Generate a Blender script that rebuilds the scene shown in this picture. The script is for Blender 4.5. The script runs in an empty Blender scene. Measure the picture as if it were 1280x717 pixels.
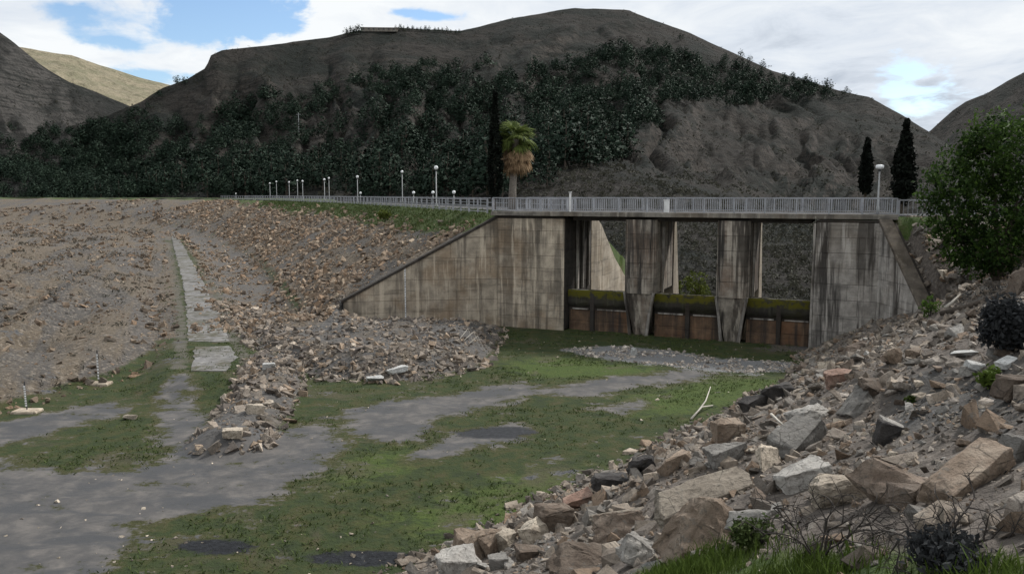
import bpy, bmesh, math, random
import numpy as np
from mathutils import Vector, Matrix, noise as mnoise

SC = bpy.context.scene
COL = SC.collection
random.seed(7)
RNG = np.random.default_rng(11)
R = math.radians

# ------------------------------------------------------------------ camera, sky, sun, exposure
F_PX, W_PX, H_PX, HORIZON = 1000.0, 1280.0, 717.0, 243.0
CAM_Z = 10.3
PITCH = math.atan((H_PX / 2 - HORIZON) / F_PX)
cp, sp = math.cos(PITCH), math.sin(PITCH)
cam_data = bpy.data.cameras.new('camera')
cam_data.sensor_width = 36.0
cam_data.lens = 36.0 * F_PX / W_PX
cam_data.clip_start = 0.1
cam_data.clip_end = 8000
cam = bpy.data.objects.new('camera', cam_data)
cam.location = (0, 0, CAM_Z)
cam.rotation_euler = (math.pi / 2 - PITCH, 0, 0)
COL.objects.link(cam)
SC.camera = cam

SUN_ELEV, SUN_AZ = R(44), R(48)      # azimuth clockwise from +Y (the viewing direction)
sun_data = bpy.data.lights.new('sun', 'SUN')
sun_data.energy = 4.4
sun_data.angle = R(6)
sun_data.color = (1.0, 0.965, 0.92)
sun = bpy.data.objects.new('sun', sun_data)
sd = Vector((math.sin(SUN_AZ) * math.cos(SUN_ELEV), math.cos(SUN_AZ) * math.cos(SUN_ELEV), math.sin(SUN_ELEV)))
sun.rotation_euler = sd.to_track_quat('Z', 'Y').to_euler()
sun.location = (0, 0, 200)
COL.objects.link(sun)

vs = SC.view_settings
vs.view_transform = 'Standard'
vs.look = 'None'
vs.gamma = 1.0
vs.use_curve_mapping = False
vs.exposure = 0.0
SC.cycles.max_bounces = 6
SC.cycles.diffuse_bounces = 3
SC.cycles.transparent_max_bounces = 6


# ------------------------------------------------------------------ node helper
class NT:
    def __init__(self, nt):
        self.nt = nt
        self.n = nt.nodes
        self.l = nt.links

    def node(self, t, **kw):
        n = self.n.new(t)
        for k, v in kw.items():
            setattr(n, k, v)
        return n

    def put(self, sock, v):
        if isinstance(v, bpy.types.NodeSocket):
            self.l.new(v, sock)
        elif isinstance(v, (tuple, list)):
            if len(v) == 3 and sock.type == 'RGBA':
                v = (*v, 1)
            sock.default_value = v
        else:
            sock.default_value = v

    def pos(self):
        return self.node('ShaderNodeNewGeometry').outputs['Position']

    def tc(self, k='Object'):
        return self.node('ShaderNodeTexCoord').outputs[k]

    def scale(self, v, s, off=(0, 0, 0)):
        m = self.node('ShaderNodeMapping')
        self.put(m.inputs['Vector'], v)
        m.inputs['Scale'].default_value = s
        m.inputs['Location'].default_value = off
        return m.outputs[0]

    def noise(self, v, s, d=4.0, r=0.55, dist=0.0, out='Fac'):
        n = self.node('ShaderNodeTexNoise')
        self.put(n.inputs['Vector'], v)
        n.inputs['Scale'].default_value = s
        n.inputs['Detail'].default_value = d
        n.inputs['Roughness'].default_value = r
        n.inputs['Distortion'].default_value = dist
        return n.outputs[out]

    def voro(self, v, s, feature='F1', out='Distance'):
        n = self.node('ShaderNodeTexVoronoi', feature=feature)
        self.put(n.inputs['Vector'], v)
        n.inputs['Scale'].default_value = s
        return n.outputs[out]

    def ramp(self, f, stops, mode='LINEAR'):
        n = self.node('ShaderNodeValToRGB')
        n.color_ramp.interpolation = mode
        e = n.color_ramp.elements
        while len(e) < len(stops):
            e.new(0.5)
        for i, (p, c) in enumerate(stops):
            e[i].position = p
            e[i].color = (c, c, c, 1) if isinstance(c, (int, float)) else (*c, 1)
        self.put(n.inputs[0], f)
        return n.outputs[0]

    def step(self, f, a, b):
        n = self.node('ShaderNodeMapRange', interpolation_type='SMOOTHSTEP')
        self.put(n.inputs['Value'], f)
        n.inputs['From Min'].default_value = a
        n.inputs['From Max'].default_value = b
        return n.outputs[0]

    def mix(self, f, a, b, mode='MIX'):
        n = self.node('ShaderNodeMix', data_type='RGBA', blend_type=mode)
        n.clamp_factor = True
        self.put(n.inputs[0], f)
        self.put(n.inputs[6], a)
        self.put(n.inputs[7], b)
        return n.outputs[2]

    def m(self, op, a, b=0.0, c=0.0, clamp=False):
        n = self.node('ShaderNodeMath', operation=op, use_clamp=clamp)
        self.put(n.inputs[0], a)
        self.put(n.inputs[1], b)
        self.put(n.inputs[2], c)
        return n.outputs[0]

    def sep(self, v):
        n = self.node('ShaderNodeSeparateXYZ')
        self.put(n.inputs[0], v)
        return n.outputs

    def attr(self, name, out='Color'):
        n = self.node('ShaderNodeAttribute', attribute_name=name)
        return n.outputs[out]

    def rnd(self):
        return self.node('ShaderNodeObjectInfo').outputs['Random']

    def bump(self, h, st=0.5, dist=0.1):
        n = self.node('ShaderNodeBump')
        n.inputs['Strength'].default_value = st
        n.inputs['Distance'].default_value = dist
        self.put(n.inputs['Height'], h)
        return n.outputs[0]

    def out(self, col, rough=0.9, normal=None, spec=0.2, metal=0.0):
        b = self.node('ShaderNodeBsdfPrincipled')
        self.put(b.inputs['Base Color'], col)
        self.put(b.inputs['Roughness'], rough)
        b.inputs['Specular IOR Level'].default_value = spec
        b.inputs['Metallic'].default_value = metal
        if normal is not None:
            self.put(b.inputs['Normal'], normal)
        o = self.node('ShaderNodeOutputMaterial')
        self.l.new(b.outputs[0], o.inputs[0])
        return b


def material(name):
    m = bpy.data.materials.new(name)
    m.use_nodes = True
    m.node_tree.nodes.clear()
    return m, NT(m.node_tree)


# ------------------------------------------------------------------ sky: blue NISHITA sky behind broken cloud
world = bpy.data.worlds.new('World')
SC.world = world
world.use_nodes = True
world.node_tree.nodes.clear()
t = NT(world.node_tree)
sky = t.node('ShaderNodeTexSky', sky_type='NISHITA', sun_disc=False)
sky.sun_elevation = SUN_ELEV
sky.sun_rotation = SUN_AZ
sky.dust_density = 0.3
sky.ozone_density = 3.0
bg_blue = t.node('ShaderNodeBackground')
bg_blue.inputs['Strength'].default_value = 0.15
t.l.new(sky.outputs[0], bg_blue.inputs['Color'])
dirv = t.tc('Generated')
sx, sy, sz = t.sep(dirv)[:]
# cloud layer seen on a sheet overhead, compressed towards the horizon
den = t.m('ADD', t.m('MAXIMUM', sz, 0.0), 0.13)
cx = t.m('DIVIDE', sx, den)
cy = t.m('DIVIDE', sy, den)
cv = t.node('ShaderNodeCombineXYZ')
t.put(cv.inputs[0], cx); t.put(cv.inputs[1], cy)
cv.inputs[2].default_value = 3.7
n1 = t.noise(cv.outputs[0], 0.95, 10.0, 0.58, 0.4)
n2 = t.noise(t.scale(cv.outputs[0], (1, 1, 1), (8.2, 1.1, 3.0)), 0.34, 6.0, 0.52, 0.2)
n3 = t.noise(cv.outputs[0], 3.2, 8.0, 0.62, 0.5)
w1 = t.noise(t.scale(dirv, (11, 11, 20)), 1.0, 6.0, 0.6, 0.3)
w2 = t.noise(t.scale(dirv, (11, 11, 20), (5, 9, 2)), 1.0, 6.0, 0.6, 0.3)


def gap(px, py, rx, ry):
    """how close the looking direction is to one blue opening in the cloud (direction in the sky, soft oval)"""
    x = (px - 640) / F_PX
    z = (HORIZON - py) / F_PX
    l = math.sqrt(x * x + 1 + z * z)
    dx = t.m('ADD', t.m('DIVIDE', t.m('SUBTRACT', sx, x / l), rx / F_PX), t.m('MULTIPLY', t.m('SUBTRACT', w1, 0.5), 3.4))
    dz = t.m('ADD', t.m('DIVIDE', t.m('SUBTRACT', sz, z / l), ry / F_PX), t.m('MULTIPLY', t.m('SUBTRACT', w2, 0.5), 3.4))
    front = t.m('GREATER_THAN', sy, 0.0)
    q = t.m('ADD', t.m('MULTIPLY', dx, dx), t.m('MULTIPLY', dz, dz))
    return t.m('MULTIPLY', t.m('EXPONENT', t.m('MULTIPLY', q, -1.0)), front)


gsum = gap(255, 16, 70, 30)
for g in ((335, 18, 42, 26), (195, 98, 70, 11), (1138, 108, 40, 34), (110, 32, 40, 14), (540, 30, 40, 7), (290, 50, 44, 16), (160, 62, 30, 10)):
    gsum = t.m('ADD', gsum, gap(*g))
cover = t.m('ADD', n1, t.m('MULTIPLY', t.m('SUBTRACT', n3, 0.5), 0.55))
cover = t.m('SUBTRACT', t.m('ADD', cover, 0.26), t.m('MULTIPLY', gsum, 0.44))
mask = t.step(cover, 0.33, 0.62)
thick = t.m('ADD', t.m('MULTIPLY', n2, 0.75), t.m('MULTIPLY', n3, 0.30))
ccol = t.ramp(thick, [(0.47, (0.95, 0.98, 1.0)), (0.59, (0.74, 0.80, 0.88)), (0.72, (0.40, 0.46, 0.55))])
bg_cloud = t.node('ShaderNodeBackground')
t.l.new(ccol, bg_cloud.inputs['Color'])
bg_cloud.inputs['Strength'].default_value = 1.0
mx = t.node('ShaderNodeMixShader')
t.put(mx.inputs[0], mask)
t.l.new(bg_blue.outputs[0], mx.inputs[1])
t.l.new(bg_cloud.outputs[0], mx.inputs[2])
wo = t.node('ShaderNodeOutputWorld')
t.l.new(mx.outputs[0], wo.inputs[0])


# ------------------------------------------------------------------ measuring helpers: photograph pixel <-> place
def ray(px, py):
    xc, yc = (px - W_PX / 2) / F_PX, (H_PX / 2 - py) / F_PX
    return np.array([xc, cp + yc * sp, -sp + yc * cp])


def at_z(px, py, z):
    r = ray(px, py)
    k = (z - CAM_Z) / r[2]
    return np.array([r[0] * k, r[1] * k, z])


def at_y(px, py, y):
    r = ray(px, py)
    k = y / r[1]
    return np.array([r[0] * k, y, CAM_Z + r[2] * k])


def to_px(x, y, z):
    dz = z - CAM_Z
    depth = y * cp - dz * sp
    up = y * sp + dz * cp
    return W_PX / 2 + F_PX * x / depth, H_PX / 2 - F_PX * up / depth


# ------------------------------------------------------------------ numpy noise
def _hash(ix, iy, seed):
    h = (ix.astype(np.int64) * 374761393 + iy.astype(np.int64) * 668265263 + seed * 2147483647) & 0xFFFFFFFF
    h = ((h ^ (h >> 13)) * 1274126177) & 0xFFFFFFFF
    h = h ^ (h >> 16)
    return (h & 0xFFFFFF) / float(0xFFFFFF)


def vnoise(x, y, seed=0):
    ix, iy = np.floor(x), np.floor(y)
    fx, fy = x - ix, y - iy
    ux, uy = fx * fx * fx * (fx * (fx * 6 - 15) + 10), fy * fy * fy * (fy * (fy * 6 - 15) + 10)
    a, b = _hash(ix, iy, seed), _hash(ix + 1, iy, seed)
    c, d = _hash(ix, iy + 1, seed), _hash(ix + 1, iy + 1, seed)
    return (a + (b - a) * ux) * (1 - uy) + (c + (d - c) * ux) * uy


def fbm(x, y, seed=0, oct=4, gain=0.5):
    s, a, tot = 0.0, 1.0, 0.0
    x, y = np.asarray(x, float), np.asarray(y, float)
    for i in range(oct):
        s = s + a * vnoise(x, y, seed + i * 17)
        tot += a
        a *= gain
        x, y = x * 2.03 + 11.3, y * 2.03 + 5.7
    return s / tot - 0.5


def smooth(x, a, b):
    q = np.clip((x - a) / (b - a), 0, 1)
    return q * q * (3 - 2 * q)


def poly_sd(x, y, pts):
    """signed distance to a polygon, negative inside"""
    pts = np.asarray(pts, float)[:, :2]
    d = np.full(np.shape(x), 1e9)
    inside = np.zeros(np.shape(x), bool)
    n = len(pts)
    for i in range(n):
        ax, ay = pts[i]
        bx, by = pts[(i + 1) % n]
        ex, ey = bx - ax, by - ay
        wx, wy = x - ax, y - ay
        k = np.clip((wx * ex + wy * ey) / (ex * ex + ey * ey + 1e-12), 0, 1)
        d = np.minimum(d, (wx - ex * k) ** 2 + (wy - ey * k) ** 2)
        c = ((ay <= y) & (by > y)) | ((by <= y) & (ay > y))
        with np.errstate(divide='ignore', invalid='ignore'):
            xi = ax + (y - ay) / (by - ay if by != ay else 1e-9) * ex
        inside ^= c & (x < xi)
    return np.where(inside, -1, 1) * np.sqrt(d)


def line_sd(x, y, pts):
    """distance to an open polyline, positive on its left-hand side"""
    pts = np.asarray(pts, float)[:, :2]
    best = np.full(np.shape(x), 1e18)
    sg = np.ones(np.shape(x))
    for i in range(len(pts) - 1):
        ax, ay = pts[i]
        bx, by = pts[i + 1]
        ex, ey = bx - ax, by - ay
        wx, wy = x - ax, y - ay
        k = np.clip((wx * ex + wy * ey) / (ex * ex + ey * ey), 0, 1)
        d = (wx - ex * k) ** 2 + (wy - ey * k) ** 2
        s = np.where(ex * wy - ey * wx >= 0, 1.0, -1.0)
        up = d < best - 1e-9
        best = np.where(up, d, best)
        sg = np.where(up, s, sg)
    return sg * np.sqrt(best)


# ------------------------------------------------------------------ the place: plan of the spillway
UX, UY = 0.921, -0.390              # along the spillway, left to right
VX, VY = 0.390, 0.921               # downstream
S0 = np.array([3.95, 60.3])
DECK_Z = 8.88
SILL_Z = 3.1


def uv(u, v, z=0.0):
    return np.array([S0[0] + UX * u + VX * v, S0[1] + UY * u + VY * v, z])


def to_uv(x, y):
    dx, dy = x - S0[0], y - S0[1]
    return dx * UX + dy * UY, dx * VX + dy * VY


W_TIP = np.array([-12.9, 60.6]); W_COR = uv(-5.5, 0)[:2]; W_IN = uv(0, 0)[:2]
V_IN = uv(17.75, -0.6)[:2]; V_COR = uv(21.6, -0.75)[:2]; V_TIP = np.array([23.75, 46.0])
CREST = [(4.6, 60.9), tuple(W_COR + np.array([0.1, 0.8])), (-10.7, 89), (-26, 129), (-55, 190), (-90, 250), (-180, 330), (-330, 385), (-600, 420)]
TOE = [(-40, -23.8), (-2.4, 21.7), (15.6, 43.5), (20.0, 53.0), (23, 62)]
ROADR = [tuple(V_COR), (28, 49.6), (36, 47.2), (52, 43), (90, 36), (200, 20)]
BANK = [(-120, 10), (-60, 24), (-23.8, 37), (-21.6, 45), (-22.2, 52), (-26.5, 62), (-41.6, 96), (-83, 190), (-140, 322), (-300, 700), (-900, 2000)]
PATH_C = [at_z(262, 470, .7)[:2], at_z(266, 448, .7)[:2], at_z(256, 400, .7)[:2], at_z(241, 350, .7)[:2], at_z(223, 305, .7)[:2], at_z(210, 274, .7)[:2]]
BERM = [at_z(*p, 0.4)[:2] for p in ((268, 385), (296, 418), (330, 452), (400, 466), (490, 470), (560, 462), (606, 449), (622, 432))] + [np.array([-0.5, 61.2]), np.array([-13.5, 62.0]), np.array([-26, 75])]
RIDGE = [at_z(*p, 0.2)[:2] for p in ((345, 452), (335, 485), (312, 520), (290, 548))]
POOLS = [(at_z(270, 683, 0)[:2], 1.0, 0.42), (at_z(468, 697, 0)[:2], 1.75, 0.42), (at_z(622, 540, 0)[:2], 1.6, 0.7)]


def height(x, y, detail=True):
    x, y = np.asarray(x, float), np.asarray(y, float)
    u, v = to_uv(x, y)
    d = line_sd(x, y, CREST)                     # + upstream
    dn = fbm(x / 5, y / 5, 3, 4)
    # dam embankment
    up = DECK_Z - (0.56 - 0.45 * smooth(y, 170, 270)) * np.maximum(d, 0)
    down = np.maximum(DECK_Z - 0.5 * np.maximum(-7 - 30 * smooth(y, 150, 300) - d, 0), -9)
    dam = np.where(d > 0, up, down)
    # bed of the empty reservoir
    floor = 0.10 * fbm(x / 3, y / 3, 5, 3) - 0.02 - 0.5 * smooth(x, 7, 19) * smooth(y, 36, 46)
    for c, ra, rb in POOLS:
        q = ((x - c[0]) / ra) ** 2 + ((y - c[1]) / rb) ** 2
        floor = floor - 0.16 * np.exp(-q * 1.2)
    b = line_sd(x, y, BANK)                      # + beyond the bank, left plain
    rows = np.sin(d / 6.5 * 2 * math.pi + 3.5 * dn) * 0.50 * (1 - smooth(y, 110, 190))
    plain = smooth(b, 0.0, 3.5) * 0.9 + np.clip(b, 0, 300) * 0.012 + np.clip(b - 50, 0, 200) * 0.018 + smooth(b, 2, 10) * (rows + 1.2 * dn + 1.0 * fbm(x / 1.5, y / 1.5, 8, 4))
    terr = np.floor(np.clip((b - 45) / 18, 0, 9)) * 0.25
    plain = plain + terr * smooth(b, 45, 60) * (1 - smooth(y, 160, 260))
    base = np.where(d > 0, np.maximum(floor, plain), -9)
    pd = np.abs(line_sd(x, y, PATH_C))
    base = np.where(d > 0, base + (np.maximum(0.62, 0) - base) * (1 - smooth(pd, 1.9, 4.5)) * smooth(y, 38, 42.5), base)
    bs = poly_sd(x, y, BERM)
    bs = bs + 30 * smooth(y, 60, 76)
    berm = smooth(-bs, -0.2, 3.0) * (1.15 + 0.7 * dn) + smooth(-bs, 0, 1) * 0.25 * fbm(x / .9, y / .9, 9, 3)
    rd = np.abs(line_sd(x, y, RIDGE))
    berm = np.maximum(berm, 0.75 * (1 - smooth(rd, 0.4, 2.2)) * (1 + dn))
    base = np.where(d > 0, np.maximum(base, base * 0.3 + berm), base)
    damn = dam + np.where(d > 0, smooth(d, 0.5, 3) * (0.8 * dn + 0.35 * fbm(x / 1.2, y / 1.2, 21, 3)), 0)
    left = np.maximum(base, damn)
    # right bank
    s = -line_sd(x, y, TOE)
    sn = fbm(x / 3.2, y / 3.2, 13, 4)
    slope = np.where(s > 0, np.minimum(s * 0.557, 8.7 + 0.03 * (s - 15.7)), 0)
    slope = slope + smooth(s, 0.0, 2.0) * (1.1 * sn * (0.35 + 0.65 * smooth(np.hypot(x, y), 3, 14)) + 0.18 * fbm(x / .7, y / .7, 14, 3))
    rr = -line_sd(x, y, ROADR)                  # + towards the camera
    fill = np.where(rr > 0, DECK_Z - 0.85 * rr, np.maximum(DECK_Z - 0.6 * np.maximum(-rr - 8, 0), -9))
    fill = fill + smooth(rr, 0.4, 2) * 0.7 * sn
    wk = np.clip((V_COR[1] - y) / (V_COR[1] - V_TIP[1]), 0, 1)
    wx = V_COR[0] + wk * (V_TIP[0] - V_COR[0])
    near = (x < wx + 1.4) & (x > wx - 0.8) & (y > V_TIP[1] - 0.6) & (y < V_COR[1] + 0.6)
    fill = np.where(near, np.minimum(fill, 8.3 + wk * (3.45 - 8.3)), fill)
    # wall fronts
    wy = np.where(x < W_COR[0], W_TIP[1] + (x - W_TIP[0]) / (W_COR[0] - W_TIP[0]) * (W_COR[1] - W_TIP[1]),
                  W_COR[1] + (x - W_COR[0]) / (W_IN[0] - W_COR[0]) * (W_IN[1] - W_COR[1])) + 0.45
    vy = V_IN[1] + (x - V_IN[0]) / (V_COR[0] - V_IN[0]) * (V_COR[1] - V_IN[1]) + 0.45
    r_front = np.where(y > V_COR[1] + 0.2, y < vy, x < wx + 0.45)
    r_front = np.where((y > V_COR[1] + 0.2) & (x > V_COR[0]), False, r_front)
    front_floor = np.maximum(base, floor)
    fade = 1 - smooth(x, -14.5, -11.0)
    front_l = np.maximum(front_floor, (np.minimum(damn, 2.4) - front_floor) * fade + front_floor)
    natural_l = np.where(x < W_TIP[0] - 0.3, left, np.where(y < wy, front_l, np.maximum(dam, -9)))
    natural_r = np.where(y < V_TIP[1] - 0.2, np.maximum(slope, np.where(x < V_TIP[0] - 1, -9, fill - 3 * np.clip(V_TIP[0] + 1.5 - x, 0, 2))), np.where(r_front, np.maximum(slope, floor), np.maximum(fill, -9)))
    front_m = np.maximum(np.maximum(floor, slope), -0.3)
    chute = np.where(v < 2.5, floor, np.maximum(-0.28 * (v - 2.5) - 0.2, -9))
    h = np.where(x < W_IN[0] - 0.3, natural_l, np.where(x > V_IN[0] + 0.3, natural_r, front_m))
    h = np.where((s > 0) & (x < V_IN[0] + 0.3) & (y < 58), np.maximum(slope, floor), h)
    inch = (u > -0.45) & (u < 18.2) & (v > 0.4)
    h = np.where(inch, chute, h)
    h = np.where((v > 0.4) & (u <= -0.45), np.where(d > 0, h, np.maximum(dam, -9)), h)
    h = np.where((v > 0.4) & (u >= 18.2), np.maximum(fill, -9), h)
    return h


def h1(x, y):
    return float(height(np.array([x]), np.array([y]))[0])


_TS = np.concatenate([np.arange(2.5, 30, .05), np.arange(30, 120, .15), np.arange(120, 400, .6)])


def hit(px, py):
    """where the line of sight through a pixel of the photograph meets the ground"""
    r = ray(px, py)
    r = r / r[1]
    xs, ys, zs = r[0] * _TS, r[1] * _TS, CAM_Z + r[2] * _TS
    g = height(xs, ys)
    i = np.argmax(g >= zs)
    if g[i] < zs[i]:
        i = len(_TS) - 1
    return np.array([xs[i], ys[i], g[i]])


# ------------------------------------------------------------------ object helpers
def prop(o, label=None, cat=None, group=None, kind=None):
    if label: o['label'] = label
    if cat: o['category'] = cat
    if group: o['group'] = group
    if kind: o['kind'] = kind
    return o


def link(name, me, mat=None, parent=None):
    o = bpy.data.objects.new(name, me)
    COL.objects.link(o)
    if mat is not None and me is not None and len(me.materials) == 0:
        me.materials.append(mat)
    if parent is not None:
        o.parent = parent
    return o


def empty(name, loc=(0, 0, 0), rz=0.0):
    o = bpy.data.objects.new(name, None)
    o.location = loc
    o.rotation_euler = (0, 0, rz)
    o.empty_display_size = 0.2
    COL.objects.link(o)
    return o


def mesh_np(name, V, F, smooth_shade=False, col=None):
    """V (n,3), F (m,3) or (m,4) index arrays"""
    V, F = np.asarray(V, np.float32), np.asarray(F, np.int32)
    me = bpy.data.meshes.new(name)
    k = F.shape[1]
    me.vertices.add(len(V)); me.vertices.foreach_set('co', V.ravel())
    me.loops.add(F.size); me.loops.foreach_set('vertex_index', F.ravel())
    me.polygons.add(len(F))
    me.polygons.foreach_set('loop_start', np.arange(0, F.size, k, dtype=np.int32))
    me.polygons.foreach_set('loop_total', np.full(len(F), k, np.int32))
    me.polygons.foreach_set('use_smooth', np.full(len(F), smooth_shade, bool))
    if col is not None:
        a = me.color_attributes.new('tint', 'FLOAT_COLOR', 'POINT')
        c = np.ones((len(V), 4), np.float32)
        c[:, :col.shape[1]] = col
        a.data.foreach_set('color', c.ravel())
    me.update(calc_edges=True)
    return me


def fluff(me, N):
    """crown shading: normals that follow the clump a leaf belongs to"""
    N = np.asarray(N, float)
    N = N / (np.linalg.norm(N, axis=1, keepdims=True) + 1e-9)
    me.polygons.foreach_set('use_smooth', np.ones(len(me.polygons), bool))
    me.normals_split_custom_set_from_vertices(N.astype(np.float32).tolist())
    return me


class MB:
    """collects simple solids into one mesh"""
    def __init__(self):
        self.v, self.f = [], []

    def add(self, V, F):
        o = len(self.v)
        self.v += [tuple(map(float, p)) for p in V]
        self.f += [tuple(i + o for i in f) for f in F]
        return self

    def box(self, lo, hi):
        (a, b, c), (d, e, f) = lo, hi
        return self.add([(a, b, c), (d, b, c), (d, e, c), (a, e, c), (a, b, f), (d, b, f), (d, e, f), (a, e, f)],
                        [(0, 3, 2, 1), (4, 5, 6, 7), (0, 1, 5, 4), (1, 2, 6, 5), (2, 3, 7, 6), (3, 0, 4, 7)])

    def prism(self, bottom, top):
        n = len(bottom)
        F = [tuple(range(n))[::-1], tuple(range(n, 2 * n))]
        F += [(i, (i + 1) % n, n + (i + 1) % n, n + i) for i in range(n)]
        return self.add(list(bottom) + list(top), F)

    def tube(self, pts, rad, n=6, cap=True):
        pts = [Vector(p) for p in pts]
        if not hasattr(rad, '__len__'):
            rad = [rad] * len(pts)
        V, F = [], []
        ref = None
        for i, p in enumerate(pts):
            tg = (pts[min(i + 1, len(pts) - 1)] - pts[max(i - 1, 0)]).normalized()
            if ref is None:
                ref = tg.orthogonal().normalized()
            ref = (ref - tg * ref.dot(tg))
            ref = ref.normalized() if ref.length > 1e-6 else tg.orthogonal().normalized()
            bi = tg.cross(ref)
            for k in range(n):
                a = 2 * math.pi * k / n
                V.append(p + (ref * math.cos(a) + bi * math.sin(a)) * rad[i])
        for i in range(len(pts) - 1):
            for k in range(n):
                k2 = (k + 1) % n
                F.append((i * n + k, i * n + k2, (i + 1) * n + k2, (i + 1) * n + k))
        if cap:
            F.append(tuple(range(n))[::-1])
            F.append(tuple((len(pts) - 1) * n + k for k in range(n)))
        return self.add(V, F)

    def lathe(self, prof, n=12, at=(0, 0, 0)):
        V, F = [], []
        for r, z in prof:
            for k in range(n):
                a = 2 * math.pi * k / n
                V.append((at[0] + r * math.cos(a), at[1] + r * math.sin(a), at[2] + z))
        for i in range(len(prof) - 1):
            for k in range(n):
                k2 = (k + 1) % n
                F.append((i * n + k, i * n + k2, (i + 1) * n + k2, (i + 1) * n + k))
        F.append(tuple(range(n))[::-1])
        F.append(tuple((len(prof) - 1) * n + k for k in range(n)))
        return self.add(V, F)

    def mesh(self, name, smooth_shade=False):
        me = bpy.data.meshes.new(name)
        me.from_pydata(self.v, [], self.f)
        if smooth_shade:
            me.polygons.foreach_set('use_smooth', [True] * len(me.polygons))
        me.update()
        return me

    def build(self, name, mat=None, parent=None, smooth_shade=False, bevel=0.0):
        me = self.mesh(name, smooth_shade)
        if bevel:
            bm = bmesh.new(); bm.from_mesh(me)
            bmesh.ops.remove_doubles(bm, verts=bm.verts, dist=1e-5)
            bmesh.ops.recalc_face_normals(bm, faces=bm.faces)
            bmesh.ops.bevel(bm, geom=list(bm.edges), offset=bevel, segments=1, affect='EDGES', clamp_overlap=True)
            bm.to_mesh(me); bm.free()
        return link(name, me, mat, parent)

# ------------------------------------------------------------------ materials
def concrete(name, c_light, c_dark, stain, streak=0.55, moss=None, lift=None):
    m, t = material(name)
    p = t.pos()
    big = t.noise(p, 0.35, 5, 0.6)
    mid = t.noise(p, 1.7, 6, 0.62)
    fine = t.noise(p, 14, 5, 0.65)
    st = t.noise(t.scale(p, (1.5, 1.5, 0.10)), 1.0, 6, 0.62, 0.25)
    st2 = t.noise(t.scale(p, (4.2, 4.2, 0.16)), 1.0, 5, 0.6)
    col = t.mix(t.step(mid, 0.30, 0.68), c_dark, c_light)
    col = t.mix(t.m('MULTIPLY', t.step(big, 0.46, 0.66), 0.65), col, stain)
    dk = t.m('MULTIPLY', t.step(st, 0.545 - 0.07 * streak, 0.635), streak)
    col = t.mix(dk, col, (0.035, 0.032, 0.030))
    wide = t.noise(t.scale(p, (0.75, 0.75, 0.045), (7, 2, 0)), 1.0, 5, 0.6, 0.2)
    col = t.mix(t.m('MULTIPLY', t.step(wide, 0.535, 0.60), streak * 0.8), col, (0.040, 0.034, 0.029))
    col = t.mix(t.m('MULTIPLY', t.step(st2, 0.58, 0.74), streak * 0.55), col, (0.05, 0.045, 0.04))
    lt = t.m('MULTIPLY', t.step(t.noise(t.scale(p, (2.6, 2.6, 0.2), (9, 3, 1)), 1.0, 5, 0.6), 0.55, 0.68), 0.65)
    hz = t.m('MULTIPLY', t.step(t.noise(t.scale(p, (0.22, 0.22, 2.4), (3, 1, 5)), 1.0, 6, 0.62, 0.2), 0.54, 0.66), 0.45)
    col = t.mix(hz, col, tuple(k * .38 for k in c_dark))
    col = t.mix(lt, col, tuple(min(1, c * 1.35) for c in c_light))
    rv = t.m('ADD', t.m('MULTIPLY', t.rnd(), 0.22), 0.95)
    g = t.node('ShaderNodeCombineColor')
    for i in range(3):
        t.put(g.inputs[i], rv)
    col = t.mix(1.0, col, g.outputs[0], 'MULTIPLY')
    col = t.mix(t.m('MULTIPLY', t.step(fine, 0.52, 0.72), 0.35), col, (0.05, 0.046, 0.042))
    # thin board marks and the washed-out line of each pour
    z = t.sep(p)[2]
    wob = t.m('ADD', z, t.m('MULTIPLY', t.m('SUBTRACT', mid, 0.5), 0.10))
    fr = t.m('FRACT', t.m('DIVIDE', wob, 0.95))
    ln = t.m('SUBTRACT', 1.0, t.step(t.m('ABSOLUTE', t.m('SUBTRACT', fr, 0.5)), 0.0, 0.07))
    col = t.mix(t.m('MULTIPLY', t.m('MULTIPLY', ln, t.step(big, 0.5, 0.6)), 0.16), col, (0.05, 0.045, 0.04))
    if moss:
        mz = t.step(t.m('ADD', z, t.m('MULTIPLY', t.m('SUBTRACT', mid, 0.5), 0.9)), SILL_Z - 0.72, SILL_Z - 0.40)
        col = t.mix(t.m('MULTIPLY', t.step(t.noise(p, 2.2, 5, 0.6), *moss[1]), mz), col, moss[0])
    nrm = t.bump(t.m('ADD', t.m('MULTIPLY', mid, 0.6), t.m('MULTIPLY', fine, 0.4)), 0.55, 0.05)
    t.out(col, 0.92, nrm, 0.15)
    return m


M = {}
M['concrete'] = concrete('weathered_concrete', (0.43, 0.370, 0.292), (0.265, 0.228, 0.182), (0.225, 0.158, 0.100))
M['concrete_grey'] = concrete('grey_concrete', (0.37, 0.345, 0.315), (0.215, 0.200, 0.183), (0.16, 0.135, 0.108), 0.9)
M['concrete_pier'] = concrete('streaked_concrete', (0.33, 0.295, 0.25), (0.175, 0.155, 0.132), (0.13, 0.082, 0.056), 0.95)
M['concrete_pale'] = concrete('pale_concrete', (0.42, 0.37, 0.30), (0.30, 0.26, 0.21), (0.26, 0.21, 0.15), 0.25)
M['concrete_rust'] = concrete('rust_stained_concrete', (0.155, 0.100, 0.064), (0.080, 0.055, 0.040), (0.165, 0.080, 0.040), 0.85)
M['concrete_moss'] = concrete('mossy_concrete', (0.045, 0.043, 0.034), (0.022, 0.021, 0.018), (0.04, 0.038, 0.015), 0.8, moss=((0.095, 0.088, 0.013), (0.36, 0.52)))
M['concrete_dark'] = concrete('stained_shaded_concrete', (0.055, 0.048, 0.042), (0.028, 0.025, 0.023), (0.04, 0.03, 0.022), 0.7)  # dark stains, with the shade under the deck put into the colour
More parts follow.
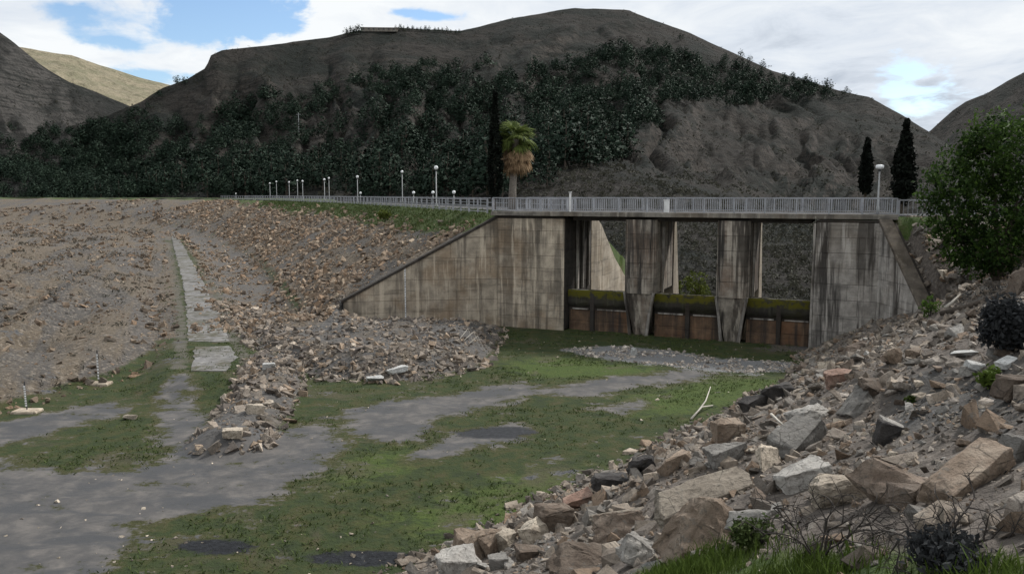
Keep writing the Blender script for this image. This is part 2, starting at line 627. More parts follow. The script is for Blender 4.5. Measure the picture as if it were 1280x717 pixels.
M['deck'] = concrete('deck_concrete', (0.25, 0.23, 0.20), (0.15, 0.14, 0.125), (0.14, 0.11, 0.08), 0.35)
M['coping'] = concrete('coping_concrete', (0.115, 0.098, 0.080), (0.065, 0.056, 0.047), (0.07, 0.055, 0.036), 0.3)


def plain(name, c, rough=0.6, var=0.25, metal=0.0, scale=6.0, spec=0.3):
    m, t = material(name)
    p = t.pos()
    n = t.noise(p, scale, 5, 0.6)
    col = t.mix(t.step(n, 0.3, 0.7), tuple(k * (1 - var) for k in c), tuple(min(1, k * (1 + var)) for k in c))
    t.out(col, rough, t.bump(n, 0.2, 0.02), spec, metal)
    return m


def painted(name, c, rust=0.4):
    m, t = material(name)
    p = t.pos()
    n = t.noise(p, 9, 5, 0.65)
    n2 = t.noise(p, 1.3, 4, 0.6)
    col = t.mix(t.step(n2, 0.35, 0.65), c, tuple(k * 0.72 for k in c))
    col = t.mix(t.m('MULTIPLY', t.step(n, 0.56, 0.68), rust), col, (0.12, 0.06, 0.03))
    t.out(col, 0.55, t.bump(n, 0.2, 0.01), 0.35)
    return m


M['rail'] = painted('weathered_white_paint', (0.33, 0.34, 0.37), 0.4)
M['white'] = painted('white_paint', (0.72, 0.72, 0.72), 0.15)
M['globe'] = plain('opal_lamp_glass', (0.74, 0.75, 0.76), 0.3, 0.08)
M['pole'] = painted('grey_pole_paint', (0.36, 0.37, 0.37), 0.25)
M['dark_metal'] = plain('dark_metal', (0.05, 0.05, 0.055), 0.5)
M['asphalt'] = plain('asphalt', (0.055, 0.054, 0.055), 0.9, 0.3, scale=3)
M['black'] = plain('black_paint', (0.02, 0.02, 0.02), 0.6)
M['pathc'] = concrete('worn_path_concrete', (0.185, 0.18, 0.175), (0.125, 0.122, 0.122), (0.085, 0.082, 0.06), 0.30)


mt_ = M['pathc'].node_tree
t = NT(mt_)
bs_ = [n for n in mt_.nodes if n.type == 'BSDF_PRINCIPLED'][0]
src = bs_.inputs['Base Color'].links[0].from_socket
pp = t.pos()
c1 = t.mix(t.step(t.noise(pp, 0.8, 7, 0.66, 0.5), 0.49, 0.63), src, t.ramp(t.noise(pp, 5, 5, .6), [(.35, (.050, .054, .030)), (.6, (.10, .088, .070))]))
t.l.new(c1, bs_.inputs['Base Color'])


def rock_mat(name, cols, dirt=(0.05, 0.043, 0.036), lichen=0.25, tint=True):
    """cols: three tones; object random and the vertex tint vary them"""
    m, t = material(name)
    p = t.pos()
    off = t.node('ShaderNodeVectorMath', operation='ADD')
    t.put(off.inputs[0], p)
    t.put(off.inputs[1], t.m('MULTIPLY', t.rnd(), 50.0))
    q = off.outputs[0]
    n = t.noise(q, 2.6, 8, 0.64, 0.4)
    f = t.noise(q, 13, 7, 0.70)
    ff = t.noise(q, 55, 4, 0.7)
    v = t.voro(q, 9.0)
    col = t.ramp(n, [(0.30, cols[0]), (0.50, cols[1]), (0.70, cols[2])])
    rv = t.m('ADD', t.m('MULTIPLY', t.rnd(), 0.75), 0.62)
    g = t.node('ShaderNodeCombineColor')
    for i in range(3):
        t.put(g.inputs[i], rv)
    col = t.mix(1.0, col, g.outputs[0], 'MULTIPLY')
    if tint:
        col = t.mix(1.0, col, t.attr('tint'), 'MULTIPLY')
    col = t.mix(t.m('MULTIPLY', t.step(f, 0.50, 0.68), 0.7), col, dirt)
    col = t.mix(t.m('MULTIPLY', t.step(ff, 0.55, 0.70), 0.45), col, dirt)
    col = t.mix(t.m('MULTIPLY', t.step(t.noise(q, 6.5, 6, 0.72), 0.56, 0.68), lichen), col, (0.32, 0.31, 0.28))
    crev = t.m('SUBTRACT', 1.0, t.step(t.voro(q, 3.2, 'DISTANCE_TO_EDGE'), 0.0, 0.035))
    col = t.mix(t.m('MULTIPLY', crev, t.m('MULTIPLY', t.step(n, 0.45, 0.6), 0.6)), col, tuple(k * .5 for k in dirt))
    h = t.m('ADD', t.m('MULTIPLY', n, 0.9), t.m('ADD', t.m('MULTIPLY', f, 0.55), t.m('ADD', t.m('MULTIPLY', v, 0.25), t.m('MULTIPLY', ff, 0.18))))
    t.out(col, 0.9, t.bump(h, 0.95, 0.07), 0.2)
    return m


M['stone'] = rock_mat('broken_stone', ((0.18, 0.150, 0.124), (0.30, 0.256, 0.213), (0.40, 0.355, 0.304)), dirt=(0.080, 0.068, 0.058))
M['r_tan'] = rock_mat('tan_rock', ((0.130, 0.098, 0.072), (0.205, 0.158, 0.120), (0.285, 0.235, 0.185)), tint=False)
M['r_pale'] = rock_mat('pale_rock', ((0.26, 0.22, 0.175), (0.36, 0.31, 0.25), (0.45, 0.395, 0.32)), tint=False)
M['r_grey'] = rock_mat('grey_rock', ((0.155, 0.147, 0.136), (0.25, 0.237, 0.218), (0.355, 0.338, 0.31)), tint=False)
M['r_brown'] = rock_mat('brown_rock', ((0.095, 0.070, 0.053), (0.155, 0.120, 0.094), (0.23, 0.188, 0.152)), tint=False)
M['r_dark'] = rock_mat('dark_rock', ((0.024, 0.023, 0.023), (0.045, 0.042, 0.041), (0.085, 0.078, 0.073)), lichen=0.05, tint=False)
M['r_red'] = rock_mat('reddish_rock', ((0.14, 0.085, 0.062), (0.21, 0.135, 0.105), (0.29, 0.21, 0.165)), tint=False)
M['r_white'] = rock_mat('white_rock', ((0.40, 0.40, 0.39), (0.52, 0.52, 0.50), (0.62, 0.62, 0.60)), tint=False)


def leaf_mat(name, c_dark, c_light, rough=0.65, trans=0.15):
    m, t = material(name)
    a = t.attr('tint', 'Fac')
    rv = t.rnd()
    k = t.m('ADD', t.m('MULTIPLY', a, 0.75), t.m('MULTIPLY', rv, 0.25))
    col = t.mix(k, c_dark, c_light)
    b = t.out(col, rough, None, 0.05)
    if trans:
        tr = t.node('ShaderNodeBsdfTranslucent')
        t.put(tr.inputs[0], col)
        mxs = t.node('ShaderNodeMixShader')
        mxs.inputs[0].default_value = trans
        t.l.new(b.outputs[0], mxs.inputs[1]); t.l.new(tr.outputs[0], mxs.inputs[2])
        o = [n for n in t.n if n.type == 'OUTPUT_MATERIAL'][0]
        t.l.new(mxs.outputs[0], o.inputs[0])
    return m


M['pine'] = leaf_mat('pine_foliage', (0.010, 0.018, 0.014), (0.029, 0.047, 0.031), trans=0)  # darkened throughout: cloud shade on the wood is put into the colour
M['cypress'] = leaf_mat('cypress_foliage', (0.004, 0.005, 0.005), (0.011, 0.014, 0.010), trans=0)
M['leaf'] = leaf_mat('broad_leaves', (0.014, 0.030, 0.011), (0.095, 0.165, 0.030), trans=.4)
M['brush'] = leaf_mat('scrub_foliage', (0.022, 0.025, 0.020), (0.072, 0.069, 0.052))
M['shrub'] = leaf_mat('green_shrub_leaves', (0.030, 0.045, 0.010), (0.125, 0.150, 0.030))
M['bushgrey'] = leaf_mat('dark_twiggy_foliage', (0.012, 0.013, 0.015), (0.055, 0.058, 0.060))
M['grass'] = leaf_mat('grass_blades', (0.022, 0.040, 0.010), (0.105, 0.150, 0.030))
M['weed'] = leaf_mat('low_weeds', (0.024, 0.040, 0.014), (0.105, 0.135, 0.045))
M['palm_green'] = leaf_mat('palm_fronds', (0.035, 0.055, 0.016), (0.175, 0.215, 0.060), trans=.35)
M['palm_dead'] = leaf_mat('dead_palm_fronds', (0.15, 0.095, 0.055), (0.44, 0.31, 0.19), trans=.3)
M['bark'] = plain('bark', (0.075, 0.060, 0.048), 0.95, 0.4, scale=12)
M['palm_trunk'] = plain('palm_trunk_bark', (0.20, 0.175, 0.15), 0.95, 0.35, scale=10)
M['twig'] = plain('dead_twigs', (0.040, 0.034, 0.030), 0.9, 0.4, scale=20)
M['driftwood'] = plain('bleached_driftwood', (0.42, 0.39, 0.34), 0.9, 0.25, scale=20)

# ------------------------------------------------------------------ ground
def polyw(pts, z=0.0):
    return [at_z(x, y, z)[:2] for x, y in pts]


MUD = [polyw(p) for p in (
    [(-60, 575), (0, 572), (90, 592), (170, 588), (250, 562), (330, 545), (400, 528), (428, 552), (412, 582), (372, 600), (330, 628), (240, 640), (180, 662), (130, 700), (110, 760), (-60, 760)],
    [(418, 520), (470, 502), (560, 494), (600, 484), (652, 478), (690, 486), (600, 512), (530, 526), (524, 552), (470, 550), (440, 538)],
    [(505, 577), (540, 556), (580, 538), (640, 528), (668, 540), (625, 556), (560, 570)],
    [(672, 492), (740, 474), (850, 462), (890, 466), (850, 478), (790, 484), (735, 495)],
    [(192, 500), (235, 478), (250, 520), (280, 560), (240, 590), (205, 560)],
    [(-60, 548), (0, 528), (130, 503), (160, 512), (60, 540), (0, 556)],
    [(750, 508), (800, 500), (815, 508), (770, 516)])]
GRAVEL = [polyw(p) for p in (
    [(700, 437), (760, 431), (830, 437), (900, 447), (990, 452), (1010, 462), (930, 467), (840, 458), (760, 450)],)]
BRIGHT = [polyw(p) for p in (
    [(640, 452), (700, 446), (820, 460), (840, 470), (700, 474), (640, 466)],
    [(780, 500), (900, 470), (990, 475), (940, 500), (860, 520), (800, 520)],
    [(440, 575), (520, 560), (500, 590), (440, 600)],
    [(480, 650), (640, 600), (760, 590), (700, 640), (580, 670)])]
GRASSP = [hit(x, y)[:2] for x, y in ((770, 755), (810, 716), (870, 702), (930, 690), (1000, 700), (1100, 696), (1200, 704), (1300, 716), (1320, 790), (800, 790))]
DIRT = [hit(x, y)[:2] for x, y in ((1130, 470), (1180, 455), (1300, 440), (1300, 600), (1230, 560), (1120, 545), (1080, 520))]


def zones(x, y, z):
    u, v = to_uv(x, y)
    d = line_sd(x, y, CREST)
    b = line_sd(x, y, BANK)
    s = -line_sd(x, y, TOE)
    w = 0.55 + 0.012 * y
    def soft(polys, k=1.0):
        r = np.zeros(np.shape(x))
        for p in polys:
            r = np.maximum(r, smooth(-poly_sd(x, y, p), -1.1 * k, 1.1 * k))
        return r
    mud = soft(MUD)
    gravel = soft(GRAVEL, 0.8)
    bright = soft(BRIGHT, 2.2)
    bs = poly_sd(x, y, BERM)
    rd = np.abs(line_sd(x, y, RIDGE))
    greyrub = np.maximum(smooth(-bs, -0.4, 1.2), 1 - smooth(rd, 0.8, 2.4))
    pd = np.abs(line_sd(x, y, PATH_C))
    strip = (1 - smooth(d, 21, 23.5)) * smooth(d, 13, 16) * (y > 52)
    greyrub = np.maximum(greyrub, 0.65 * strip)
    wyz = np.interp(x, [W_TIP[0], W_COR[0], W_IN[0]], [W_TIP[1], W_COR[1], W_IN[1]]) + 0.4
    front_wall = (x > W_TIP[0]) & (y < wyz) & (u < 18)
    brown = np.where((d > 0) & ~front_wall, np.maximum(smooth(b, 0.2, 2.5) * smooth(pd, 1.2, 2.2), smooth(15.5 - d, 0, 3) * (d < 18)), 0)
    greyrub = np.where(front_wall, np.maximum(greyrub, 0), greyrub)
    grass = np.where((d > -9) & ~front_wall, smooth(3.6 + 3.0 * fbm(x / 6, y / 6, 31, 3) - d - 2.5 * smooth(y, 170, 260), -0.8, 1.6), 0)
    grass = np.where((d < 0) & (u < 0), 1, grass)
    rr = -line_sd(x, y, ROADR)
    grass = np.where((u > 18.4) & (rr < 1.0), np.maximum(grass, smooth(0.9 - rr, 0, 0.8)), grass)
    grass = np.maximum(grass, smooth(-poly_sd(x, y, GRASSP), -0.5, 0.4))
    grass = np.where((v > 12) & (u > 0) & (u < 40), 0.0, grass)
    right = smooth(s, -0.5, 0.6) * ((u > 17.5) | (v < -0.5))
    path_edge = 0.8 * (1 - smooth(pd, 1.7, 2.6)) * (y > 44) * smooth(pd, 1.0, 1.6)
    brown = np.maximum(brown, (d > 21) * smooth(y, 52, 56) * smooth(pd, 1.3, 1.9) * (x < -18))
    brown = np.where((v > 3) & (d < 0) & (u > -1), 1, brown)
    green = np.clip(1 - np.maximum.reduce([brown, greyrub, right]), 0, 1)
    wet = np.zeros(np.shape(x))
    for c, ra, rb in POOLS:
        q = ((x - c[0]) / (ra * 1.15)) ** 2 + ((y - c[1]) / (rb * 1.25)) ** 2
        wet = np.maximum(wet, np.exp(-q ** 2))
    dirt = smooth(-poly_sd(x, y, DIRT), -1.0, 1.2)
    return dict(mud=mud * (1 - right), green=green, brown=brown, gravel=gravel, grass=grass, grey=greyrub, wet=wet, bright=bright, right=right, dirt=dirt, pedge=path_edge)


def spaced(lo, f0, f1, hi, step, grow):
    mid = list(np.arange(f0, f1 + step * .5, step))
    a, s, x = [], step, f0
    while x > lo:
        s *= grow; x -= s; a.append(x)
    b, s, x = [], step, mid[-1]
    while x < hi:
        s *= grow; x += s; b.append(x)
    return np.array(a[::-1] + mid + b)


gx = spaced(-2500, -26, 30, 2500, 0.24, 1.045)
gy = spaced(-400, 2.0, 66, 3500, 0.24, 1.042)
GX, GY = np.meshgrid(gx, gy)
GZ = height(GX, GY)
nx, ny = len(gx), len(gy)
idx = np.arange(nx * ny).reshape(ny, nx)
FQ = np.stack([idx[:-1, :-1], idx[:-1, 1:], idx[1:, 1:], idx[1:, :-1]], -1).reshape(-1, 4)
me = mesh_np('ground', np.stack([GX, GY, GZ], -1).reshape(-1, 3), FQ, True)
Zn = zones(GX, GY, GZ)
for nm, keys in (('zone_a', ('mud', 'green', 'brown', 'gravel')), ('zone_b', ('grass', 'grey', 'wet', 'bright')), ('zone_c', ('right', 'dirt', 'pedge', 'mud'))):
    a = me.color_attributes.new(nm, 'FLOAT_COLOR', 'POINT')
    a.data.foreach_set('color', np.stack([np.asarray(Zn[k], np.float32) for k in keys], -1).ravel())

gm, t = material('reservoir_bed_and_banks')
p = t.pos()
def rgb(nm):
    n = t.node('ShaderNodeAttribute', attribute_name=nm)
    s = t.node('ShaderNodeSeparateColor')
    t.l.new(n.outputs['Color'], s.inputs[0])
    return s.outputs[0], s.outputs[1], s.outputs[2], n.outputs['Alpha']
mud, green, brown, gravel = rgb('zone_a')
grassz, greyz, wetz, brightz = rgb('zone_b')
rightz, dirtz, pedge, _ = rgb('zone_c')
nL = t.noise(p, 0.28, 6, 0.6, 0.4)
nM = t.noise(p, 1.1, 7, 0.62, 0.3)
nS = t.noise(p, 5.0, 6, 0.65)
nF = t.noise(p, 22, 4, 0.65)
vor = t.voro(p, 7.0)
jit = t.m('ADD', t.m('MULTIPLY', t.m('SUBTRACT', nL, 0.5), 1.6), t.m('ADD', t.m('MULTIPLY', t.m('SUBTRACT', nM, 0.5), 2.0), t.m('MULTIPLY', t.m('SUBTRACT', nS, 0.5), 1.3)))
jit = t.m('ADD', jit, t.m('MULTIPLY', t.m('SUBTRACT', t.noise(t.scale(p, (0.30, 1.5, 1.0)), 1.0, 7, 0.66, 0.4), 0.5), 1.8))
def edge(z, k=1.0, soft=0.10):
    v = t.m('ADD', z, t.m('MULTIPLY', jit, k))
    return t.step(v, 0.5 - soft, 0.5 + soft)
# right bank rubble soil
c_rub = t.ramp(nS, [(0.28, (0.055, 0.047, 0.041)), (0.52, (0.120, 0.103, 0.089)), (0.75, (0.21, 0.185, 0.16))])
c_dirt = t.ramp(nS, [(0.3, (0.040, 0.039, 0.038)), (0.55, (0.072, 0.069, 0.065)), (0.75, (0.13, 0.126, 0.12))])
col = t.mix(t.m('MULTIPLY', edge(dirtz, 0.6, 0.25), 0.9), c_rub, c_dirt)
# green bed: algae, moss and low weeds
c_green = t.ramp(nM, [(0.28, (0.022, 0.030, 0.014)), (0.46, (0.032, 0.046, 0.015)), (0.58, (0.046, 0.050, 0.017)), (0.74, (0.066, 0.055, 0.030))])
c_green = t.mix(t.m('MULTIPLY', t.step(nS, 0.50, 0.72), 0.55), c_green, (0.026, 0.032, 0.018))
c_bright = t.ramp(nS, [(0.3, (0.036, 0.064, 0.013)), (0.65, (0.070, 0.102, 0.020))])
c_green = t.mix(t.m('MULTIPLY', edge(brightz, 0.8, 0.3), 0.75), c_green, c_bright)
c_green = t.mix(t.m('MULTIPLY', t.step(nL, 0.54, 0.66), 0.6), c_green, (0.075, 0.064, 0.040))
col = t.mix(edge(green, 0.35, 0.12), col, c_green)
# brown soil of the plain and the embankment
c_br = t.ramp(nS, [(0.26, (0.054, 0.043, 0.031)), (0.50, (0.112, 0.090, 0.066)), (0.74, (0.18, 0.149, 0.112))])
c_br2 = t.ramp(nS, [(0.26, (0.042, 0.038, 0.035)), (0.50, (0.078, 0.072, 0.066)), (0.74, (0.14, 0.13, 0.12))])
rot = t.node('ShaderNodeMapping', vector_type='POINT')
t.put(rot.inputs['Vector'], p)
rot.inputs['Rotation'].default_value = (0, 0, -math.atan2(0.92, -0.40))
band = t.noise(t.scale(rot.outputs[0], (0.035, 0.30, 0.3)), 1.0, 6, 0.62, 0.3)
c_br = t.mix(t.step(band, 0.42, 0.56), c_br2, c_br)
c_br = t.mix(t.m('MULTIPLY', t.step(t.noise(p, 9.0, 5, 0.7), 0.52, 0.62), 0.7), c_br, (0.05, 0.043, 0.037))
c_br = t.mix(t.m('MULTIPLY', t.step(t.noise(p, 3.1, 6, 0.7), 0.53, 0.64), 0.7), c_br, (0.25, 0.215, 0.175))
c_br = t.mix(t.m('MULTIPLY', t.step(nM, 0.60, 0.70), 0.6), c_br, (0.045, 0.038, 0.032))
col = t.mix(edge(brown, 0.3, 0.12), col, c_br)
c_gr = t.ramp(nS, [(0.28, (0.048, 0.046, 0.045)), (0.52, (0.092, 0.088, 0.084)), (0.74, (0.165, 0.155, 0.145))])
c_gr = t.mix(t.step(nL, 0.46, 0.62), c_gr, c_br)
col = t.mix(edge(greyz, 0.4, 0.15), col, c_gr)
c_pe = t.ramp(nM, [(0.35, (0.050, 0.058, 0.028)), (0.48, (0.085, 0.080, 0.062)), (0.7, (0.12, 0.112, 0.098))])
col = t.mix(edge(pedge, 0.5, 0.2), col, c_pe)
# grey silt
c_mud = t.ramp(nM, [(0.30, (0.046, 0.046, 0.048)), (0.50, (0.076, 0.072, 0.070)), (0.70, (0.132, 0.120, 0.110))])
c_mud = t.mix(t.m('MULTIPLY', t.step(t.noise(t.scale(p, (0.5, 1.1, 1)), 0.7, 7, 0.66, 0.6), 0.46, 0.62), 0.8), c_mud, (0.046, 0.048, 0.052))
c_mud = t.mix(t.m('MULTIPLY', t.step(nF, 0.60, 0.72), 0.45), c_mud, (0.05, 0.052, 0.045))
c_mud = t.mix(t.m('MULTIPLY', t.step(t.noise(p, 8.0, 6, 0.72), 0.55, 0.68), 0.5), c_mud, (0.062, 0.064, 0.052))
c_mud = t.mix(t.m('MULTIPLY', t.step(t.noise(p, 40.0, 3, 0.7), 0.62, 0.72), 0.5), c_mud, (0.26, 0.25, 0.24))
halo = t.m('MULTIPLY', t.step(t.m('ADD', mud, t.m('MULTIPLY', jit, 0.5)), 0.05, 0.4), 0.55)
col = t.mix(t.m('MULTIPLY', halo, green), col, t.ramp(nS, [(0.3, (0.040, 0.036, 0.014)), (0.7, (0.082, 0.070, 0.030))]))
mudf = edge(mud, 1.0, 0.18)
col = t.mix(mudf, col, c_mud)
c_gv = t.ramp(nF, [(0.3, (0.07, 0.072, 0.075)), (0.5, (0.16, 0.16, 0.16)), (0.68, (0.34, 0.34, 0.34))])
col = t.mix(edge(gravel, 0.8, 0.12), col, c_gv)
c_grass = t.ramp(nM, [(0.3, (0.030, 0.052, 0.014)), (0.5, (0.055, 0.082, 0.022)), (0.68, (0.092, 0.092, 0.045))])
col = t.mix(edge(grassz, 0.45, 0.15), col, c_grass)
wetf = edge(wetz, 0.8, 0.22)
col = t.mix(wetf, col, t.ramp(nS, [(0.35, (0.009, 0.010, 0.012)), (0.6, (0.020, 0.022, 0.026)), (0.75, (0.045, 0.046, 0.048))]))
hgt = t.m('ADD', t.m('MULTIPLY', nS, 0.6), t.m('ADD', t.m('MULTIPLY', nF, 0.25), t.m('MULTIPLY', vor, 0.15)))
soft = t.m('SUBTRACT', 1.0, t.m('MULTIPLY', mudf, 0.85))
bp = t.node('ShaderNodeBump')
bp.inputs['Distance'].default_value = 0.22
t.put(bp.inputs['Strength'], t.m('MULTIPLY', soft, 0.85))
t.put(bp.inputs['Height'], hgt)
rough = t.m('SUBTRACT', 0.95, t.m('MULTIPLY', mudf, 0.22))
t.out(col, rough, bp.outputs[0], 0.22)
ground = link('ground', me, gm)
prop(ground, 'bed of the drained reservoir with its stony banks and embankment', kind='structure')

# concrete toe path beside the embankment: two slabs with a gap between
def strip(name, L, Rr, z0, mat, parent=None):
    mb = MB()
    n = len(L)
    top = [(p[0], p[1], z0) for p in L] + [(p[0], p[1], z0) for p in Rr]
    bot = [(a, b, c - 0.5) for a, b, c in top]
    Fc = []
    for i in range(n - 1):
        Fc.append((i, n + i, n + i + 1, i + 1))
        Fc.append((2 * n + i, 2 * n + i + 1, 3 * n + i + 1, 3 * n + i))
        Fc.append((i, i + 1, 2 * n + i + 1, 2 * n + i))
        Fc.append((n + i, 3 * n + i, 3 * n + i + 1, n + i + 1))
    Fc.append((0, 2 * n, 3 * n, n)); Fc.append((n - 1, 2 * n - 1, 4 * n - 1, 3 * n - 1))
    mb.add(top + bot, Fc)
    return mb.build(name, mat, parent)


path = empty('path', tuple(at_z(250, 440, 0.6)))
prop(path, 'narrow grey concrete toe path running away along the foot of the embankment', kind='structure')
path.location = (0, 0, 0)
Z_PATH = 0.66
Lp = [(208.5, 273), (213, 290), (220, 320), (229, 352), (233, 385), (234, 405), (235, 426)]
Rp = [(211.5, 273), (220, 290), (236, 320), (254, 352), (269, 385), (279, 405), (289, 428)]
def worn(pts, amp):
    pts = [Vector(p) for p in pts]
    out = []
    for q0, q1 in zip(pts, pts[1:]):
        n_ = max(1, int((q1 - q0).length / .7))
        for k in range(n_):
            w = q0.lerp(q1, k / n_)
            out.append(w + Vector((random.uniform(-amp, amp), random.uniform(-amp * .3, amp * .3), 0)) if out else w)
    out.append(pts[-1])
    return out


def worn_slab(L, Rr, amp=.10):
    ring = worn(L, amp) + worn(Rr[::-1], amp)
    mb = MB()
    mb.prism([p - Vector((0, 0, .4)) for p in ring[::-1]], ring[::-1])
    return mb.build('slab', M['pathc'], path)


for i in range(len(Lp) - 1):
    a, b = Lp[i], Lp[i + 1]
    c, d2 = Rp[i], Rp[i + 1]
    zz = Z_PATH + random.uniform(-.02, .02)
    lp = lambda A, B, f: Vector(at_z(A[0] + (B[0] - A[0]) * f, A[1] + (B[1] - A[1]) * f, zz))
    worn_slab([lp(a, b, 0), lp(a, b, .985)], [lp(c, d2, 0), lp(c, d2, .985)], .16)
worn_slab([Vector(at_z(244, 433, Z_PATH)), Vector(at_z(241, 448, Z_PATH)), Vector(at_z(239, 463, Z_PATH))], [Vector(at_z(286, 432, Z_PATH)), Vector(at_z(296, 446, Z_PATH)), Vector(at_z(282, 463, Z_PATH))], .14)

# road over the dam crest, the bridge and the right abutment
def offset_line(pts, off):
    pts = [Vector((p[0], p[1])) for p in pts]
    out = []
    for i, p in enumerate(pts):
        tg = (pts[min(i + 1, len(pts) - 1)] - pts[max(i - 1, 0)]).normalized()
        out.append((p.x - tg.y * off, p.y + tg.x * off))
    return out


road_line = [tuple(p) for p in [*ROADR[::-1][:-1]]] + [tuple(uv(21.6, 0)[:2]), tuple(uv(10, 0)[:2]), tuple(uv(-3, 0)[:2])] + [c for c in CREST[2:]]
La, Ra = offset_line(road_line, -0.8), offset_line(road_line, -6.2)
V, Fc = [], []
for i, (a, b) in enumerate(zip(La, Ra)):
    V += [(a[0], a[1], DECK_Z + 0.06), (b[0], b[1], DECK_Z + 0.06)]
    if i:
        Fc.append((2 * i - 2, 2 * i - 1, 2 * i + 1, 2 * i))
road = MB().add(V, Fc).build('road', M['asphalt'])
prop(road, 'asphalt road over the dam crest and the spillway bridge', kind='structure')

# ------------------------------------------------------------------ hills
def hill_material(name, soil, scrub, rockc, steep=(0.62, 0.80)):
    m, t = material(name)
    p = t.pos()
    g = t.node('ShaderNodeNewGeometry')
    nz = t.sep(g.outputs['Normal'])[2]
    a = t.noise(p, 0.018, 7, 0.62, 0.4)
    b = t.noise(p, 0.09, 7, 0.66)
    c = t.noise(p, 0.45, 6, 0.68)
    col = t.mix(t.step(a, 0.40, 0.62), soil, scrub)
    col = t.mix(t.m('MULTIPLY', t.step(b, 0.50, 0.66), 0.7), col, tuple(k * 0.45 for k in scrub))
    st = t.noise(t.scale(p, (0.03, 0.03, 0.55)), 1.0, 5, 0.6)
    rk = t.m('MULTIPLY', t.m('SUBTRACT', 1.0, t.step(t.m('ADD', nz, t.m('MULTIPLY', t.m('SUBTRACT', b, 0.5), 0.4)), *steep)), 0.9)
    col = t.mix(t.m('MULTIPLY', rk, t.step(st, 0.35, 0.6)), col, rockc)
    band = t.m('MULTIPLY', t.step(t.noise(t.scale(p, (0.012, 0.012, 0.22)), 1.0, 6, 0.62, 0.2), 0.50, 0.62), 0.5)
    col = t.mix(t.m('MULTIPLY', band, t.step(t.noise(p, 0.012, 4, 0.6), 0.5, 0.65)), col, rockc)
    col = t.mix(t.m('MULTIPLY', t.step(c, 0.50, 0.64), 0.75), col, tuple(k * 0.30 for k in soil))
    col = t.mix(t.m('MULTIPLY', t.step(t.noise(p, 0.9, 4, 0.7), 0.60, 0.72), 0.35), col, rockc)
    h = t.m('ADD', t.m('MULTIPLY', b, 6.0), t.m('MULTIPLY', c, 1.6))
    t.out(col, 0.95, t.bump(h, 0.9, 1.0), 0.1)
    return m


M['hill'] = hill_material('dry_hillside', (0.031, 0.028, 0.0245), (0.014, 0.017, 0.0145), (0.064, 0.056, 0.049))  # cloud shade over the hill is put into these dark tones
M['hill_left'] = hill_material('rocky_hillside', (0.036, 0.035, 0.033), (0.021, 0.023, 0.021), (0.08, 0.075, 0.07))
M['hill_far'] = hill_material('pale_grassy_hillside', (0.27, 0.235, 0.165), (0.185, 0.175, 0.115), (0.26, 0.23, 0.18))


def interp(tab, x):
    tab = np.asarray(tab, float)
    return np.stack([np.interp(x, tab[:, 0], tab[:, k]) for k in range(1, tab.shape[1])], 0)


class Hill:
    """terrain given by its ridge (direction, skyline height, distance) and its foot (distance, height)"""
    def __init__(s, ridge, foot, power, amp, gully, seed, span):
        s.ridge, s.foot, s.power, s.amp, s.gully, s.seed, s.span = ridge, foot, power, amp, gully, seed, span

    def xyz(s, a, q):
        """a: direction in px of the photograph, q: 0 at the foot, 1 on the ridge, >1 behind it"""
        py, Rr = interp(s.ridge, a)
        B, zB = interp(s.foot, a)
        zr = CAM_Z + Rr * ((HORIZON - py) / F_PX) / (cp * cp) * 0.995
        Y = B + (Rr - B) * q
        X = (a - 640) / F_PX * cp * Y
        pq = np.clip(q, 0, 1)
        prof = pq ** s.power
        z = zB + (zr - zB) * prof
        back = np.clip(q - 1, 0, 9)
        z = z - back * (zr - zB) * 0.55 - back ** 2 * (zr - zB)
        H = zr - zB
        env = np.clip(4 * pq * (1 - pq), 0, 1) * smooth(pq, 0.02, 0.45)
        warp = fbm(X / 140, Y / 140, s.seed, 3) * 1.3
        gl = 1 - 2 * np.abs(fbm(a / s.gully + warp * 1.6, q * 1.3 + 3.1, s.seed + 5, 4, 0.55) * 2)
        z = z - s.amp * env * (0.5 + 0.5 * gl) * np.minimum(1, H / 80)
        z = z + fbm(X / 60, Y / 60, s.seed + 9, 5) * s.amp * 0.55 * (0.15 + env) + fbm(X / 14, Y / 14, s.seed + 29, 3) * 3.0 * (0.2 + env)
        # ledges of bedded rock
        led = (z + 10 * fbm(X / 120, Y / 120, s.seed + 40, 2)) / 15.0
        fr = led - np.floor(led)
        z = z + (smooth(fr, 0.55, 0.95) - fr) * 2.4 * env * np.clip(fbm(X / 90, Y / 90, s.seed + 50, 3) * 3 + 0.2, 0, 1)
        return X, Y, z

    def build(s, name, mat, label, na, nq, qmax=1.5):
        a = np.linspace(s.span[0], s.span[1], na)
        q = np.concatenate([np.linspace(0, 1, nq), np.linspace(1.03, qmax, 8)])
        A, Q = np.meshgrid(a, q)
        X, Y, Z = s.xyz(A, Q)
        ny_, nx_ = A.shape
        id_ = np.arange(nx_ * ny_).reshape(ny_, nx_)
        Fq = np.stack([id_[:-1, :-1], id_[:-1, 1:], id_[1:, 1:], id_[1:, :-1]], -1).reshape(-1, 4)
        o = link(name, mesh_np(name, np.stack([X, Y, Z], -1).reshape(-1, 3), Fq, True), mat)
        prop(o, label, kind='structure')
        return o


